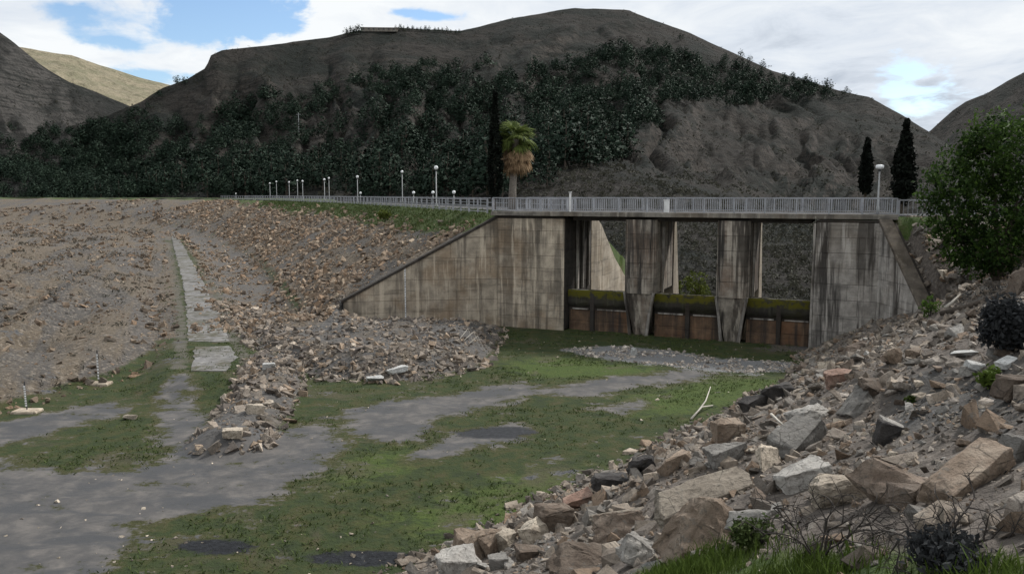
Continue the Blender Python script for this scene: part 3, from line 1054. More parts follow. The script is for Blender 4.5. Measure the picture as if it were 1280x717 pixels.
main_hill = Hill(
    ridge=[(-250, 190, 620), (0, 172, 640), (110, 158, 660), (180, 132, 680), (210, 115, 700), (240, 105, 710), (264, 91, 718), (271, 76, 722), (285, 70, 735), (350, 63, 775), (415, 56, 810), (445, 48, 820), (500, 44, 840), (575, 48, 865), (600, 43, 880), (640, 34, 915), (690, 25, 945), (716, 21, 955), (782, 23, 960), (806, 33, 945), (850, 48, 915), (910, 73, 870), (960, 95, 820), (1040, 117, 740), (1080, 125, 695), (1120, 145, 660), (1158, 168, 620), (1230, 215, 600), (1330, 246, 600), (1600, 260, 600)],
    foot=[(-250, 430, 2), (0, 400, 2), (200, 350, 2), (300, 310, 0), (420, 230, -4), (560, 160, -8), (650, 118, -9), (760, 108, -9), (1020, 106, -9), (1160, 120, -6), (1300, 160, 4), (1600, 200, 6)],
    power=1.12, amp=36, gully=58.0, seed=3, span=(-250, 1600))
left_hill = Hill(
    ridge=[(-500, -60, 620), (-200, 0, 640), (-60, 20, 660), (0, 40, 680), (30, 61, 690), (60, 86, 700), (95, 108, 720), (130, 121, 740), (170, 138, 760), (230, 165, 780), (300, 200, 800)],
    foot=[(-500, 420, 2), (0, 430, 2), (300, 440, 2)],
    power=1.0, amp=34, gully=80.0, seed=23, span=(-500, 300))
far_hill = Hill(
    ridge=[(-40, 60, 1500), (40, 67, 1520), (75, 73, 1540), (100, 76, 1560), (135, 88, 1600), (150, 92, 1620), (185, 103, 1650), (222, 112, 1680), (260, 122, 1700), (330, 150, 1720)],
    foot=[(-40, 850, 30), (330, 900, 40)],
    power=0.9, amp=30, gully=120.0, seed=43, span=(-40, 330))
right_hill = Hill(
    ridge=[(1060, 230, 980), (1120, 195, 970), (1160, 164, 960), (1185, 140, 950), (1200, 130, 940), (1225, 121, 930), (1250, 106, 920), (1280, 91, 900), (1340, 70, 900), (1480, 30, 880), (1700, 20, 860)],
    foot=[(1060, 500, -4), (1300, 420, 0), (1700, 380, 6)],
    power=1.0, amp=36, gully=80.0, seed=63, span=(1060, 1700))
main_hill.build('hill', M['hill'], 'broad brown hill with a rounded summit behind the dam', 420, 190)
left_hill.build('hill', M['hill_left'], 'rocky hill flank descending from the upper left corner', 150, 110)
far_hill.build('hill', M['hill_far'], 'pale sunlit grassy hill far off in the valley gap', 120, 70)
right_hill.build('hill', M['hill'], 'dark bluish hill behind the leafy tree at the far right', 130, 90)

# ------------------------------------------------------------------ spillway walls, built of cast panels
def clip_poly(poly, a, b, c):
    """keep the side a*x + b*y <= c"""
    out = []
    n = len(poly)
    for i in range(n):
        p, q = poly[i], poly[(i + 1) % n]
        dp, dq = a * p[0] + b * p[1] - c, a * q[0] + b * q[1] - c
        if dp <= 0:
            out.append(p)
        if (dp < 0 < dq) or (dq < 0 < dp):
            k = dp / (dp - dq)
            out.append((p[0] + (q[0] - p[0]) * k, p[1] + (q[1] - p[1]) * k))
    return out


def area(poly):
    return 0.5 * sum(poly[i][0] * poly[(i + 1) % len(poly)][1] - poly[(i + 1) % len(poly)][0] * poly[i][1] for i in range(len(poly)))


def panel_face(parent, mat, A, B, outline, cols, rows, proud=0.05, gap=0.007, nrm=None, jit=0.010):
    """cast panels on the vertical plane from plan point A towards B; outline in (distance, z)"""
    A, B = Vector((A[0], A[1], 0)), Vector((B[0], B[1], 0))
    e = (B - A).normalized()
    n = Vector((e.y, -e.x, 0)) if nrm is None else Vector(nrm)
    shift = [random.uniform(-.45, .45) for _ in rows]
    for i in range(len(cols) - 1):
        for j in range(len(rows) - 1):
            q = list(outline)
            jx = lambda k: cols[k] + (0 if k in (0, len(cols) - 1) else shift[j])
            for (a, b, c) in ((-1, 0, -(jx(i) + gap * .5)), (1, 0, jx(i + 1) - gap * .5), (0, -1, -(rows[j] + gap)), (0, 1, rows[j + 1] - gap)):
                q = clip_poly(q, a, b, c)
                if len(q) < 3:
                    break
            if len(q) < 3 or abs(area(q)) < 0.04:
                continue
            if area(q) < 0:
                q = q[::-1]
            d = proud + random.uniform(-jit, jit)
            fr = [A + e * s + Vector((0, 0, z)) + n * d for s, z in q]
            bk = [A + e * s + Vector((0, 0, z)) - n * 0.03 for s, z in q]
            c0 = sum(fr, Vector()) / len(fr)
            ch = [c0 + (p - c0) * (1 - 0.014 / max(0.1, (p - c0).length)) for p in fr]     # worn arris
            mid = [p - n * 0.022 for p in fr]
            k = len(q)
            Fc = [tuple(range(k))]
            Fc += [(k + a, k + (a + 1) % k, (a + 1) % k, a) for a in range(k)]
            Fc += [(2 * k + a, 2 * k + (a + 1) % k, k + (a + 1) % k, k + a) for a in range(k)]
            MB().add(ch + mid + bk, Fc).build('panel', mat, parent)


def slab_wall(name, mat, A, B, outline, depth, parent, back=None):
    """solid wall body behind its panels"""
    A, B = Vector((A[0], A[1], 0)), Vector((B[0], B[1], 0))
    e = (B - A).normalized()
    n = Vector((e.y, -e.x, 0))
    if area(outline) < 0:
        outline = outline[::-1]
    fr = [A + e * s + Vector((0, 0, z)) for s, z in outline]
    bk = [p - n * depth for p in fr]
    return MB().prism(bk, fr).build(name, mat, parent)


def lin(a, b, n):
    return [a + (b - a) * i / n for i in range(n + 1)]


# --- left wall: full-height abutment and its sloping wing
Lw = math.hypot(*(W_COR - W_TIP))
Labt = math.hypot(*(W_IN - W_COR))
left_wall = empty('spillway_wall', (float(W_COR[0]), float(W_COR[1]), 0))
prop(left_wall, 'long brown-stained concrete wall with a wing sloping down to the left of the spillway', 'wall', 'spillway walls')
left_wall.location = (0, 0, 0)
TOPZ = 8.50
slab_wall('core', M['concrete_dark'], W_COR, W_IN, [(0, -1.2), (Labt, -1.2), (Labt, TOPZ), (0, TOPZ)], 1.0, left_wall)
panel_face(left_wall, M['concrete'], W_COR, W_IN, [(0.0, -0.5), (Labt, -0.5), (Labt, TOPZ - .02), (0.0, TOPZ - .02)], [0, 3.3, Labt], lin(-0.05, TOPZ, 9))
wing_out = [(0, -0.6), (Lw, -0.6), (Lw, TOPZ), (0, 2.15)]
slab_wall('core', M['concrete_dark'], W_TIP, W_COR, wing_out, 1.0, left_wall)
panel_face(left_wall, M['concrete'], W_TIP, W_COR, [(0, -0.5), (Lw - .01, -0.5), (Lw - .01, TOPZ - .02), (0, 2.13)], [0, 2.6, 5.05, 8.35, Lw], [-0.5, 1.25, 2.15, 3.75, 5.4, 7.0, TOPZ])
# coping along the slope and along the top
def coping(parent, A, B, zA, zB, w0, w1, th, mat, name='coping'):
    A, B = Vector((*A, 0)), Vector((*B, 0))
    e = (B - A).normalized(); n = Vector((e.y, -e.x, 0))
    a0, a1, b0, b1 = A + n * w0, A - n * w1, B + n * w0, B - n * w1
    z = lambda p, h: p + Vector((0, 0, h))
    bot = [z(a0, zA), z(a1, zA), z(b1, zB), z(b0, zB)]
    top = [z(a0, zA + th), z(a1, zA + th), z(b1, zB + th), z(b0, zB + th)]
    return MB().prism(bot, top).build(name, mat, parent, bevel=0.02)


ext = (W_COR - W_TIP) / Lw
coping(left_wall, tuple(W_TIP - ext * 0.15), tuple(W_COR), 2.06, TOPZ + 0.005, 0.16, 1.0, 0.20, M['concrete_dark'])
coping(left_wall, tuple(W_COR), tuple(W_IN), TOPZ + 0.003, TOPZ + 0.003, 0.10, 1.0, 0.13, M['concrete_dark'])
# side face towards the first bay, with gate guides
sideA, sideB = uv(0, 0)[:2], uv(0, 6.6)[:2]
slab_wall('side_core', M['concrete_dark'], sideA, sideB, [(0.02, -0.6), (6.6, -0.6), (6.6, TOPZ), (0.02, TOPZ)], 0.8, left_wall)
panel_face(left_wall, M['concrete_dark'], sideA, sideB, [(0, SILL_Z - 3), (6.55, SILL_Z - 3), (6.55, TOPZ - .02), (0, TOPZ - .02)], [0.06, 2.0, 6.55], lin(-0.05, TOPZ, 5))  # dark from stains and from under-deck shade painted into the concrete


def guide(parent, u, v, z0, z1, s, mat):
    a = uv(u, v)
    mb = MB()
    pts = [uv(u, v)[:2], uv(u + 0.16 * s, v)[:2], uv(u + 0.16 * s, v + 0.28)[:2], uv(u, v + 0.28)[:2]]
    if s < 0: pts = pts[::-1]
    mb.prism([(*p, z0) for p in pts], [(*p, z1) for p in pts])
    mb.build('gate_guide', mat, parent)


for v_ in (2.7, 4.0, 5.6):
    guide(left_wall, 0.05, v_, SILL_Z - 0.2, TOPZ - 0.05, 1, M['concrete_grey'])

# --- pale training wall going down the chute behind the bridge
tw = empty('training_wall', (0, 0, 0))
prop(tw, 'pale cream concrete wall stepping down behind the first spillway opening', 'wall')
tA, tB = uv(0.03, 6.62)[:2], uv(0.25, 17.5)[:2]
Lt = math.hypot(*(tB - tA))
t_out = [(0, -3), (Lt, -5), (Lt, 2.2), (Lt * .62, 4.6), (Lt * .25, 7.7), (0.9, 8.6), (0, 8.6)]
slab_wall('core', M['concrete_pale'], tA, tB, t_out, 0.7, tw)
panel_face(tw, M['concrete_pale'], tA, tB, t_out, lin(0, Lt, 4), [-5, -3] + lin(-2.0, 8.6, 8), proud=0.04)

# --- right wall with its steep wing
right_wall = empty('spillway_wall', (0, 0, 0))
prop(right_wall, 'grey black-streaked concrete wall with a steep wing right of the spillway above the rubble', 'wall', 'spillway walls')
Lr = math.hypot(*(V_COR - V_IN)); Lv = math.hypot(*(V_TIP - V_COR))
slab_wall('core', M['concrete_dark'], V_IN, V_COR, [(0, -1.6), (Lr, -1.6), (Lr, TOPZ), (0, TOPZ)], 1.0, right_wall)
panel_face(right_wall, M['concrete_grey'], V_IN, V_COR, [(0, -1.6), (Lr - .01, -1.6), (Lr - .01, TOPZ - .02), (0, TOPZ - .02)], [0, 0.35, 2.3, Lr], [-1.6, -0.8, 0.2, 1.3, 2.35, 3.4, 4.45, 5.5, 6.5, 7.5, TOPZ])
slab_wall('core', M['concrete_dark'], V_COR, V_TIP, [(0, -0.8), (Lv, 1.0), (Lv, 3.7), (0, TOPZ)], 1.0, right_wall)
panel_face(right_wall, M['concrete_grey'], V_COR, V_TIP, [(0.01, -0.8), (Lv, 0.6), (Lv, 3.68), (0.01, TOPZ - .02)], [0, 1.3, Lv], [-0.8, 0.9, 2.2, 3.4, 4.9, 6.4, TOPZ])
e2 = (V_TIP - V_COR) / Lv
coping(right_wall, tuple(V_COR - e2 * 0.1), tuple(V_TIP + e2 * 0.25), TOPZ + 0.02, 3.42, 0.12, 0.75, 0.26, M['coping'])
coping(right_wall, tuple(V_IN), tuple(V_COR), TOPZ + 0.003, TOPZ + 0.003, 0.08, 1.0, 0.12, M['concrete_dark'])
sA, sB = uv(17.75, 6.6)[:2], uv(17.75, -0.6)[:2]
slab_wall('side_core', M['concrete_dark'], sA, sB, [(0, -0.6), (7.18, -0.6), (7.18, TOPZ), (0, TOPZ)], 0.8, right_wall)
guide(right_wall, 17.72, -0.45, -1.2, TOPZ - 0.1, -1, M['concrete_grey'])
guide(right_wall, 17.72, 3.0, SILL_Z - 0.2, TOPZ - 0.1, -1, M['concrete_grey'])
trp = uv(17.7, 6.7)[:2]
tr = empty('training_wall', (0, 0, 0))
prop(tr, 'low sloping concrete wall end seen behind the third spillway opening', 'wall')
q0, q1 = uv(17.4, 15)[:2], uv(17.7, 6.65)[:2]
slab_wall('core', M['concrete_pale'], q0, q1, [(0, -5), (8.3, -3), (8.3, 6.2), (5.5, 4.2), (0, 0.5)], 0.6, tr)

# --- piers
def pier(u0, u1, label):
    P = empty('spillway_pier', tuple(uv((u0 + u1) / 2, 0, 0)))
    P.location = (0, 0, 0)
    prop(P, label, 'pier', 'bridge piers')
    zs = [SILL_Z + 0.02, 4.25, 5.35, 6.4, 7.45, TOPZ]
    c = 0.32
    for i in range(len(zs) - 1):
        j = random.uniform(-.012, .012)
        ins = lambda k: [(u0 + c + k, -0.30 - j + k), (u1 - c - k, -0.30 - j + k), (u1 - k, 0.15 + k), (u1 - k, 6.5), (u0 + k, 6.5), (u0 + k, 0.15 + k)]
        lo, hi = zs[i] - 0.02, zs[i + 1] + 0.02
        plan = ins(0.0)
        mb = MB()
        mb.prism([tuple(uv(a, b, lo + 0.03)) for a, b in plan], [tuple(uv(a, b, hi - 0.03)) for a, b in plan])
        o = mb.build('lift', M['concrete_pier'], P, bevel=0.010)
    core = [(u0 + .08, 0.0), (u1 - .08, 0.0), (u1 - .05, 6.45), (u0 + .05, 6.45)]
    MB().prism([tuple(uv(a, b, SILL_Z - 0.1)) for a, b in core], [tuple(uv(a, b, TOPZ - 0.01)) for a, b in core]).build('core', M['concrete_dark'], P)
    # tapering foot under the nose
    um = (u0 + u1) / 2 - 0.1
    bot = [(um - 0.25, 0.55), (um + 0.25, 0.55), (um + 0.45, 2.2), (um - 0.45, 2.2)]
    top = [(u0 + 0.12, -0.18), (u1 - 0.12, -0.18), (u1 - 0.05, 2.2), (u0 + 0.05, 2.2)]
    MB().prism([tuple(uv(a, b, -0.9)) for a, b in bot], [tuple(uv(a, b, SILL_Z + 0.01)) for a, b in top]).build('foot', M['concrete_pier'], P, bevel=0.03)
    # struts that edge the foot
    for s, (ua, ub) in ((-1, (u0 + 0.06, um - 0.52)), (1, (u1 - 0.06, um + 0.52))):
        MB().tube([uv(ua, -0.22, SILL_Z + 0.1), uv((ua + ub) / 2, 0.02, SILL_Z / 2), uv(ub, 0.25, -0.8)], [0.10, 0.10, 0.15], 6).build('strut', M['concrete_grey'], P)
    # battered tail downstream and gate guides
    bt = [(u0 - .05, 6.2), (u1 + .07, 6.2), (u1 + .07, 9.2), (u0 - .05, 9.2)]
    tt = [(u0 - .05, 6.2), (u1 + .07, 6.2), (u1 + .07, 7.0), (u0 - .05, 7.0)]
    MB().prism([tuple(uv(a, b, SILL_Z - 4)) for a, b in bt], [tuple(uv(a, b, TOPZ - .3)) for a, b in tt]).build('tail', M['concrete_pale'], P)
    for v_ in (2.2,):
        guide(P, u1 - 0.02, v_, SILL_Z - 0.1, TOPZ - 0.06, 1, M['concrete_grey'])
        guide(P, u0 + 0.02, v_, SILL_Z - 0.1, TOPZ - 0.06, -1, M['concrete_grey'])
    return P


pier(4.67, 6.95, 'brown rust-streaked concrete pier nearer the long left wall')
pier(11.28, 13.5, 'paler grey blotched concrete pier nearer the right wall')

# --- weir sections between the piers
def weir(u0, u1, label, mid):
    Wr = empty('weir_wall', (0, 0, 0))
    prop(Wr, label, 'weir', 'weir walls between the piers')
    # rounded mossy crest
    prof = [(0.95, SILL_Z - 1.35), (0.88, SILL_Z - 1.30), (0.74, SILL_Z - 1.12), (0.68, SILL_Z - 0.95), (0.64, SILL_Z - 0.12), (0.70, SILL_Z - 0.02), (1.1, SILL_Z), (2.2, SILL_Z - 0.15), (4.2, SILL_Z - 1.4), (6.0, SILL_Z - 4.5), (2.0, SILL_Z - 4.5), (2.0, SILL_Z - 1.05)]
    seg = 12
    V, Fc = [], []
    n = len(prof)
    for i in range(seg + 1):
        u = u0 + (u1 - u0) * i / seg
        for (v, z) in prof:
            V.append(tuple(uv(u, v + random.uniform(-.012, .012), z + random.uniform(-.02, .02))))
    for i in range(seg):
        for k in range(n):
            k2 = (k + 1) % n
            Fc.append((i * n + k, (i + 1) * n + k, (i + 1) * n + k2, i * n + k2))
    Fc.append(tuple(range(n))); Fc.append(tuple(seg * n + k for k in range(n))[::-1])
    crest = MB().add(V, Fc).build('crest', M['concrete_moss'], Wr)
    # worn bright edge on the crest
    MB().tube([uv(u0 + .05, 0.74, SILL_Z - 0.0), uv(u1 - .05, 0.74, SILL_Z - 0.0)], 0.03, 5).build('crest_edge', M['concrete_grey'], crest)
    # face below the crest in two bays with a buttress between
    zt = SILL_Z - 1.3
    slab_wall('face_core', M['concrete_dark'], uv(u0, 0.95)[:2], uv(u1, 0.95)[:2], [(0, -1.3), (u1 - u0, -1.3), (u1 - u0, zt), (0, zt)], 0.6, Wr)
    b0, b1 = mid - 0.13, mid + 0.13
    for a, b in ((u0 + .03, b0), (b1, u1 - .03)):
        panel_face(Wr, M['concrete_rust'], uv(a, 0.95)[:2], uv(b, 0.95)[:2], [(0, -1.2), (b - a, -1.2), (b - a, zt - .25), (0, zt - .25)], [0, (b - a)], [-1.2, 0.7, zt - .25], proud=0.06)
        MB().prism([tuple(uv(x_, v_, zt - .22)) for x_, v_ in ((a + .25, 0.80), (b - .2, 0.80), (b - .2, 1.0), (a + .25, 1.0))],
                   [tuple(uv(x_, v_, zt - .14)) for x_, v_ in ((a + .25, 0.80), (b - .2, 0.80), (b - .2, 1.0), (a + .25, 1.0))]).build('ledge', M['concrete_grey'], Wr)
    bt = [(b0, 0.70), (b1, 0.70), (b1, 1.1), (b0, 1.1)]
    tp = [(b0 - .04, 0.655), (b1 + .04, 0.655), (b1 + .12, 1.1), (b0 - .12, 1.1)]
    MB().prism([tuple(uv(a, b, -1.2)) for a, b in bt], [tuple(uv(a, b, SILL_Z - .06)) for a, b in tp]).build('buttress', M['concrete_dark'], Wr, bevel=0.03)
    # water stain running off the lip
    return Wr


weir(0.10, 4.85, 'moss-topped weir wall between the long left wall and the first pier', 2.0)
weir(6.75, 11.5, 'moss-topped rust-brown weir wall between the two piers', 9.2)
weir(13.3, 17.68, 'moss-topped weir wall between the second pier and the right wall', 15.5)

# --- bridge deck
deck = empty('bridge_deck', (0, 0, 0))
prop(deck, 'long thin concrete bridge deck crossing the three spillway openings', 'bridge deck')
def uvbox(u0, u1, v0, v1, z0, z1, name, mat, parent, bevel=0.0):
    pl = [(u0, v0), (u1, v0), (u1, v1), (u0, v1)]
    return MB().prism([tuple(uv(a, b, z0)) for a, b in pl], [tuple(uv(a, b, z1)) for a, b in pl]).build(name, mat, parent, bevel=bevel)


uvbox(-5.9, 22.6, -0.45, 7.0, 8.69, DECK_Z, 'slab', M['deck'], deck, 0.015)
uvbox(0.5, 17.4, 0.55, 0.95, 8.35, 8.688, 'girder', M['concrete_dark'], deck)
uvbox(0.5, 17.4, 2.8, 3.2, 8.35, 8.688, 'girder', M['concrete_dark'], deck)
uvbox(0.5, 17.4, 5.4, 5.8, 8.35, 8.688, 'girder', M['concrete_dark'], deck)
uvbox(-5.9, 22.6, -0.42, -0.02, DECK_Z + 0.002, DECK_Z + 0.14, 'kerb', M['deck'], deck, 0.015)
uvbox(-5.9, 22.6, 6.55, 6.95, DECK_Z + 0.002, DECK_Z + 0.14, 'kerb', M['deck'], deck, 0.015)

# --- railings
def bar_mesh(w, h):
    return MB().box((-w / 2, -w / 2, 0), (w / 2, w / 2, h)).mesh('baluster')


BAL = bar_mesh(0.032, 0.84); BAL.materials.append(M['rail'])
POST = MB().box((-.055, -.055, 0), (.055, .055, 1.06)).mesh('post'); POST.materials.append(M['rail'])


def railing(name, label, pts, z, bay, sub, group, balusters=True, mid_rail=False):
    """posts, rails and bars along a plan polyline"""
    Rl = empty(name, (0, 0, 0))
    prop(Rl, label, 'railing', group)
    pts = [Vector((*p[:2], 0)) for p in pts]
    run = [0]
    for a, b in zip(pts, pts[1:]):
        run.append(run[-1] + (b - a).length)
    def at(s):
        for i in range(len(pts) - 1):
            if s <= run[i + 1] or i == len(pts) - 2:
                f = (s - run[i]) / (run[i + 1] - run[i])
                return pts[i].lerp(pts[i + 1], f), (pts[i + 1] - pts[i]).normalized()
    nb = max(1, round(run[-1] / bay))
    step = run[-1] / nb
    for k in range(nb + 1):
        p, e = at(k * step)
        o = link('post', POST, None, Rl)
        o.location = (p.x, p.y, z); o.rotation_euler = (0, 0, math.atan2(e.y, e.x))
        if balusters and k < nb:
            for j in range(1, sub):
                p2, e2_ = at(k * step + step * j / sub)
                b = link('baluster', BAL, None, Rl)
                b.location = (p2.x, p2.y, z + 0.14); b.rotation_euler = (0, 0, math.atan2(e2_.y, e2_.x))
    n = max(2, int(run[-1] / 4))
    hs = [(1.06, 0.075), (0.12, 0.05)] + ([(0.58, 0.05)] if mid_rail else [])
    for h, w in hs:
        V, Fc = [], []
        m_ = len(pts)
        for i, p in enumerate(pts):
            tg = (pts[min(i + 1, m_ - 1)] - pts[max(i - 1, 0)]).normalized()
            nr = Vector((tg.y, -tg.x, 0)) * w * 0.6
            V += [p + nr + Vector((0, 0, z + h - w / 2)), p - nr + Vector((0, 0, z + h - w / 2)), p - nr + Vector((0, 0, z + h + w / 2)), p + nr + Vector((0, 0, z + h + w / 2))]
            if i:
                for q in range(4):
                    a, b = q, (q + 1) % 4
                    Fc.append((4 * i - 4 + a, 4 * i - 4 + b, 4 * i + b, 4 * i + a))
        Fc += [(3, 2, 1, 0), (4 * m_ - 4, 4 * m_ - 3, 4 * m_ - 2, 4 * m_ - 1)]
        MB().add(V, Fc).build('rail', M['rail'], Rl)
    return Rl


Zr = DECK_Z + 0.10
railing('railing', 'white barred railing along the near edge of the spillway bridge', [uv(-5.8, -0.25), uv(22.5, -0.25)], Zr, 2.0, 14, 'road railings')
railing('railing', 'white barred railing along the far edge of the spillway bridge', [uv(-5.8, 6.75), uv(22.5, 6.75)], Zr, 2.0, 14, 'road railings')
cr_near = offset_line([tuple(uv(-5.9, -0.25)[:2])] + CREST[2:6], 0.35)
railing('railing', 'long pale post-and-rail fence on the reservoir side of the dam crest', cr_near, DECK_Z - 0.02, 2.6, 1, 'road railings', False, True)
cr_far = offset_line([tuple(uv(-5.9, 0)[:2])] + CREST[2:6], -7.0)
railing('railing', 'pale post-and-rail fence on the far side of the dam crest', cr_far, DECK_Z - 0.02, 2.6, 1, 'road railings', False, True)
rr_ = [tuple(uv(22.6, -0.25)[:2])] + [(p[0] + 0.3, p[1] + 0.5) for p in ROADR[1:5]]
railing('railing', 'barred railing continuing right of the bridge behind the leafy tree', rr_, DECK_Z, 2.2, 8, 'road railings')

# white posts on the bridge railing
for (u_, h_, w_, lab) in ((0.55, 1.55, 0.13, 'tall slim white post on the bridge railing above the first opening'), (7.75, 1.0, 0.36, 'broad white marker post on the bridge railing above the middle opening')):
    P0 = empty('marker_post', (0, 0, 0))
    prop(P0, lab, 'post')
    shaft = uvbox(u_ - w_ / 2, u_ + w_ / 2, -0.42, -0.30, DECK_Z + 0.142, DECK_Z + h_, 'shaft', M['white'], P0, 0.01)
    uvbox(u_ - w_ / 2 - .03, u_ + w_ / 2 + .03, -0.45, -0.27, DECK_Z + h_ + .002, DECK_Z + h_ + 0.06, 'cap', M['white'], shaft, 0.01)

# --- painted level gauge on the left wing
gA = W_TIP + ext * 4.72
gn = Vector((ext[1], -ext[0], 0))
gs = empty('level_gauge', (0, 0, 0))
prop(gs, 'thin white water-level gauge strip fixed upright on the long left wall', 'level gauge', 'water level gauges')
def on_wall(s0, s1, z0, z1, off, th, name, mat, parent):
    a, b = W_TIP + ext * s0, W_TIP + ext * s1
    f = [Vector((*a, z0)), Vector((*b, z0)), Vector((*b, z1)), Vector((*a, z1))]
    fr = [p + gn * (off + th) for p in f]; bk = [p + gn * off for p in f]
    return MB().prism(bk, fr).build(name, mat, parent)


gstrip = on_wall(4.66, 4.76, 0.7, 4.75, 0.072, 0.02, 'strip', M['white'], gs)
for i in range(20):
    on_wall(4.67, 4.71 if i % 2 else 4.75, 0.8 + i * 0.2, 0.84 + i * 0.2, 0.0925, 0.004, 'tick', M['black'], gstrip)

# --- staff gauges standing at the foot of the left plain
def staff(px, py, hpx, label):
    g = hit(px, py)
    S = empty('staff_gauge', tuple(g))
    prop(S, label, 'staff gauge', 'water level gauges')
    dist = g[1]
    hh = hpx * dist / 1000
    MB().box((-.6, -.38, -.3), (.6, .38, .12)).build('base', M['concrete'], S, bevel=0.05)
    lean = random.uniform(-.06, .06)
    mast = MB().tube([(0, 0, .14), (lean * hh, 0, hh)], 0.03, 6).build('pole', M['dark_metal'], S)
    n = 9
    for i in range(n):
        z = .3 + (hh - .45) * i / n
        x = lean * z
        MB().box((x - .035, -.06, z), (x + .035, -.034, z + (hh - .45) / n * .62)).build('plate', M['white'], mast)
    return S


staff(124, 481, 44, 'white banded staff gauge on a square concrete base below the stony plain')
staff(34, 515, 40, 'white banded staff gauge on a rough base at the far left bank')

# --- lamp posts
def lamp(x, y, z, h, label, kind='globe', group='globe lamps along the dam crest'):
    L = empty('street_lamp', (x, y, z))
    prop(L, label, 'street lamp', group)
    mast = MB().lathe([(.11, 0), (.11, .5), (.065, .6), (.05, h - .35)], 8).build('pole', M['pole'], L, True)
    MB().lathe([(.09, 0), (.13, .04), (.13, .10), (.06, .14)], 8, (0, 0, h - .38)).build('collar', M['dark_metal'], mast)
    if kind == 'globe':
        r = .21
        MB().lathe([(r * math.sin(a) + .005, -r * math.cos(a)) for a in np.linspace(.25, math.pi - .05, 9)], 12, (0, 0, h - .05)).build('globe', M['globe'], L, True)
    else:
        MB().lathe([(.08, 0), (.24, .08), (.27, .14), (.27, .24), (.22, .30), (.08, .33)], 14, (0, 0, h - .26)).build('shade', M['globe'], L, True)
    return L


def along(pts, s):
    pts = [Vector((*p[:2], 0)) for p in pts]
    for a, b in zip(pts, pts[1:]):
        l = (b - a).length
        if s <= l:
            return a.lerp(b, s / l)
        s -= l
    return pts[-1]


names = ['first', 'second', 'third', 'fourth', 'fifth', 'sixth', 'seventh', 'eighth']
near_l, far_l = offset_line(CREST[1:], -0.5), offset_line(CREST[1:], -6.4)
def lamp_at(px, line, h, label):
    """lamp on the crest line where it crosses this direction"""
    best, bp_ = 1e9, None
    for s in np.arange(0, 330, .5):
        p = along(line, s)
        x, _ = to_px(p.x, p.y, DECK_Z)
        if abs(x - px) < best:
            best, bp_ = abs(x - px), p
    lamp(bp_.x, bp_.y, DECK_Z - .02, h, label)


for i, px in enumerate((545, 447, 406, 379, 362, 338)):
    lamp_at(px, near_l, 4.2, f'{names[i]} tall globe lamp on the reservoir side of the crest, counted from the bridge')
for i, px in enumerate((503, 412, 372, 346)):
    lamp_at(px, far_l, 4.9, f'{names[i]} tall globe lamp on the far side of the crest, counted from the bridge')
for i, px in enumerate((567, 541, 517, 451, 295)):
    lamp_at(px, far_l, 1.75, f'{names[i]} short garden globe lamp on the far side of the crest, counted from the bridge')
lp = at_y(1097, 262, 56)
lamp(lp[0], lp[1], DECK_Z + .05, 3.35, 'tall lamp with a broad flat head between the two cypresses right of the bridge', 'flat', None)

# low pale retaining walls on the slope behind the crest
for i, (pa, pb, pyy, lab) in enumerate(((466, 502, 224, 'low pale terrace wall on the wooded slope behind the second globe lamp'), (548, 592, 222, 'low pale terrace wall on the wooded slope left of the palm'))):
    for q in np.arange(.02, .5, .005):
        c_ = [float(v[0]) for v in main_hill.xyz(np.array([(pa + pb) / 2.]), np.array([q]))]
        if to_px(*c_)[1] < pyy:
            break
    k_ = c_[1] / 1000
    TW_ = empty('terrace_wall', tuple(c_))
    prop(TW_, lab, 'wall')
    hl = (pb - pa) * k_ / 2
    for r_ in range(3):
        x0_ = -hl + (r_ % 2) * .6
        while x0_ < hl:
            w_ = random.uniform(1.4, 2.6)
            MB().box((x0_, -.35 + random.uniform(-.06, .06), -.6 + r_ * .75), (min(hl, x0_ + w_) - .06, .4, -.6 + (r_ + 1) * .75 - .05)).build('stone', M['concrete_pale'], TW_)
            x0_ += w_

# ------------------------------------------------------------------ foliage builders
def rand_unit(n, rng=RNG):
    v = rng.normal(size=(n, 3))
    return v / np.linalg.norm(v, axis=1, keepdims=True)


def leaf_cloud(P, size, tint, flat=0.0, rng=RNG, asp=1.0):
    """one small bent leaf (two triangles) at each point of P"""
    n = len(P)
    size = np.broadcast_to(np.asarray(size, float), (n,))[:, None]
    a = rand_unit(n, rng)
    a[:, 2] *= (1 - flat)
    a /= np.linalg.norm(a, axis=1, keepdims=True)
    b = np.cross(a, rand_unit(n, rng))
    b /= np.linalg.norm(b, axis=1, keepdims=True) + 1e-9
    c = np.cross(a, b)
    V = np.stack([P - a * size, P + b * size * 0.5 * asp + c * size * 0.12, P + a * size, P - b * size * 0.5 * asp + c * size * 0.12], 1).reshape(-1, 3)
    i = np.arange(n)[:, None] * 4
    F = np.concatenate([i + np.array([[0, 1, 2]]), i + np.array([[0, 2, 3]])], 0)
    T = np.repeat(np.asarray(tint, float), 4)[:, None] * np.ones((1, 3))
    return V, F, T


def leaf_tri(P, size, tint, rng):
    """one triangular spray at each point"""
    n = len(P)
    s = size[:, None]
    a, b = rand_unit(n, rng), rand_unit(n, rng)
    V = np.stack([P + a * s, P + b * s, P - (a + b) * s * .6], 1).reshape(-1, 3)
    F = np.arange(n * 3).reshape(-1, 3)
    return V, F, np.repeat(tint, 3)[:, None] * np.ones((1, 3))


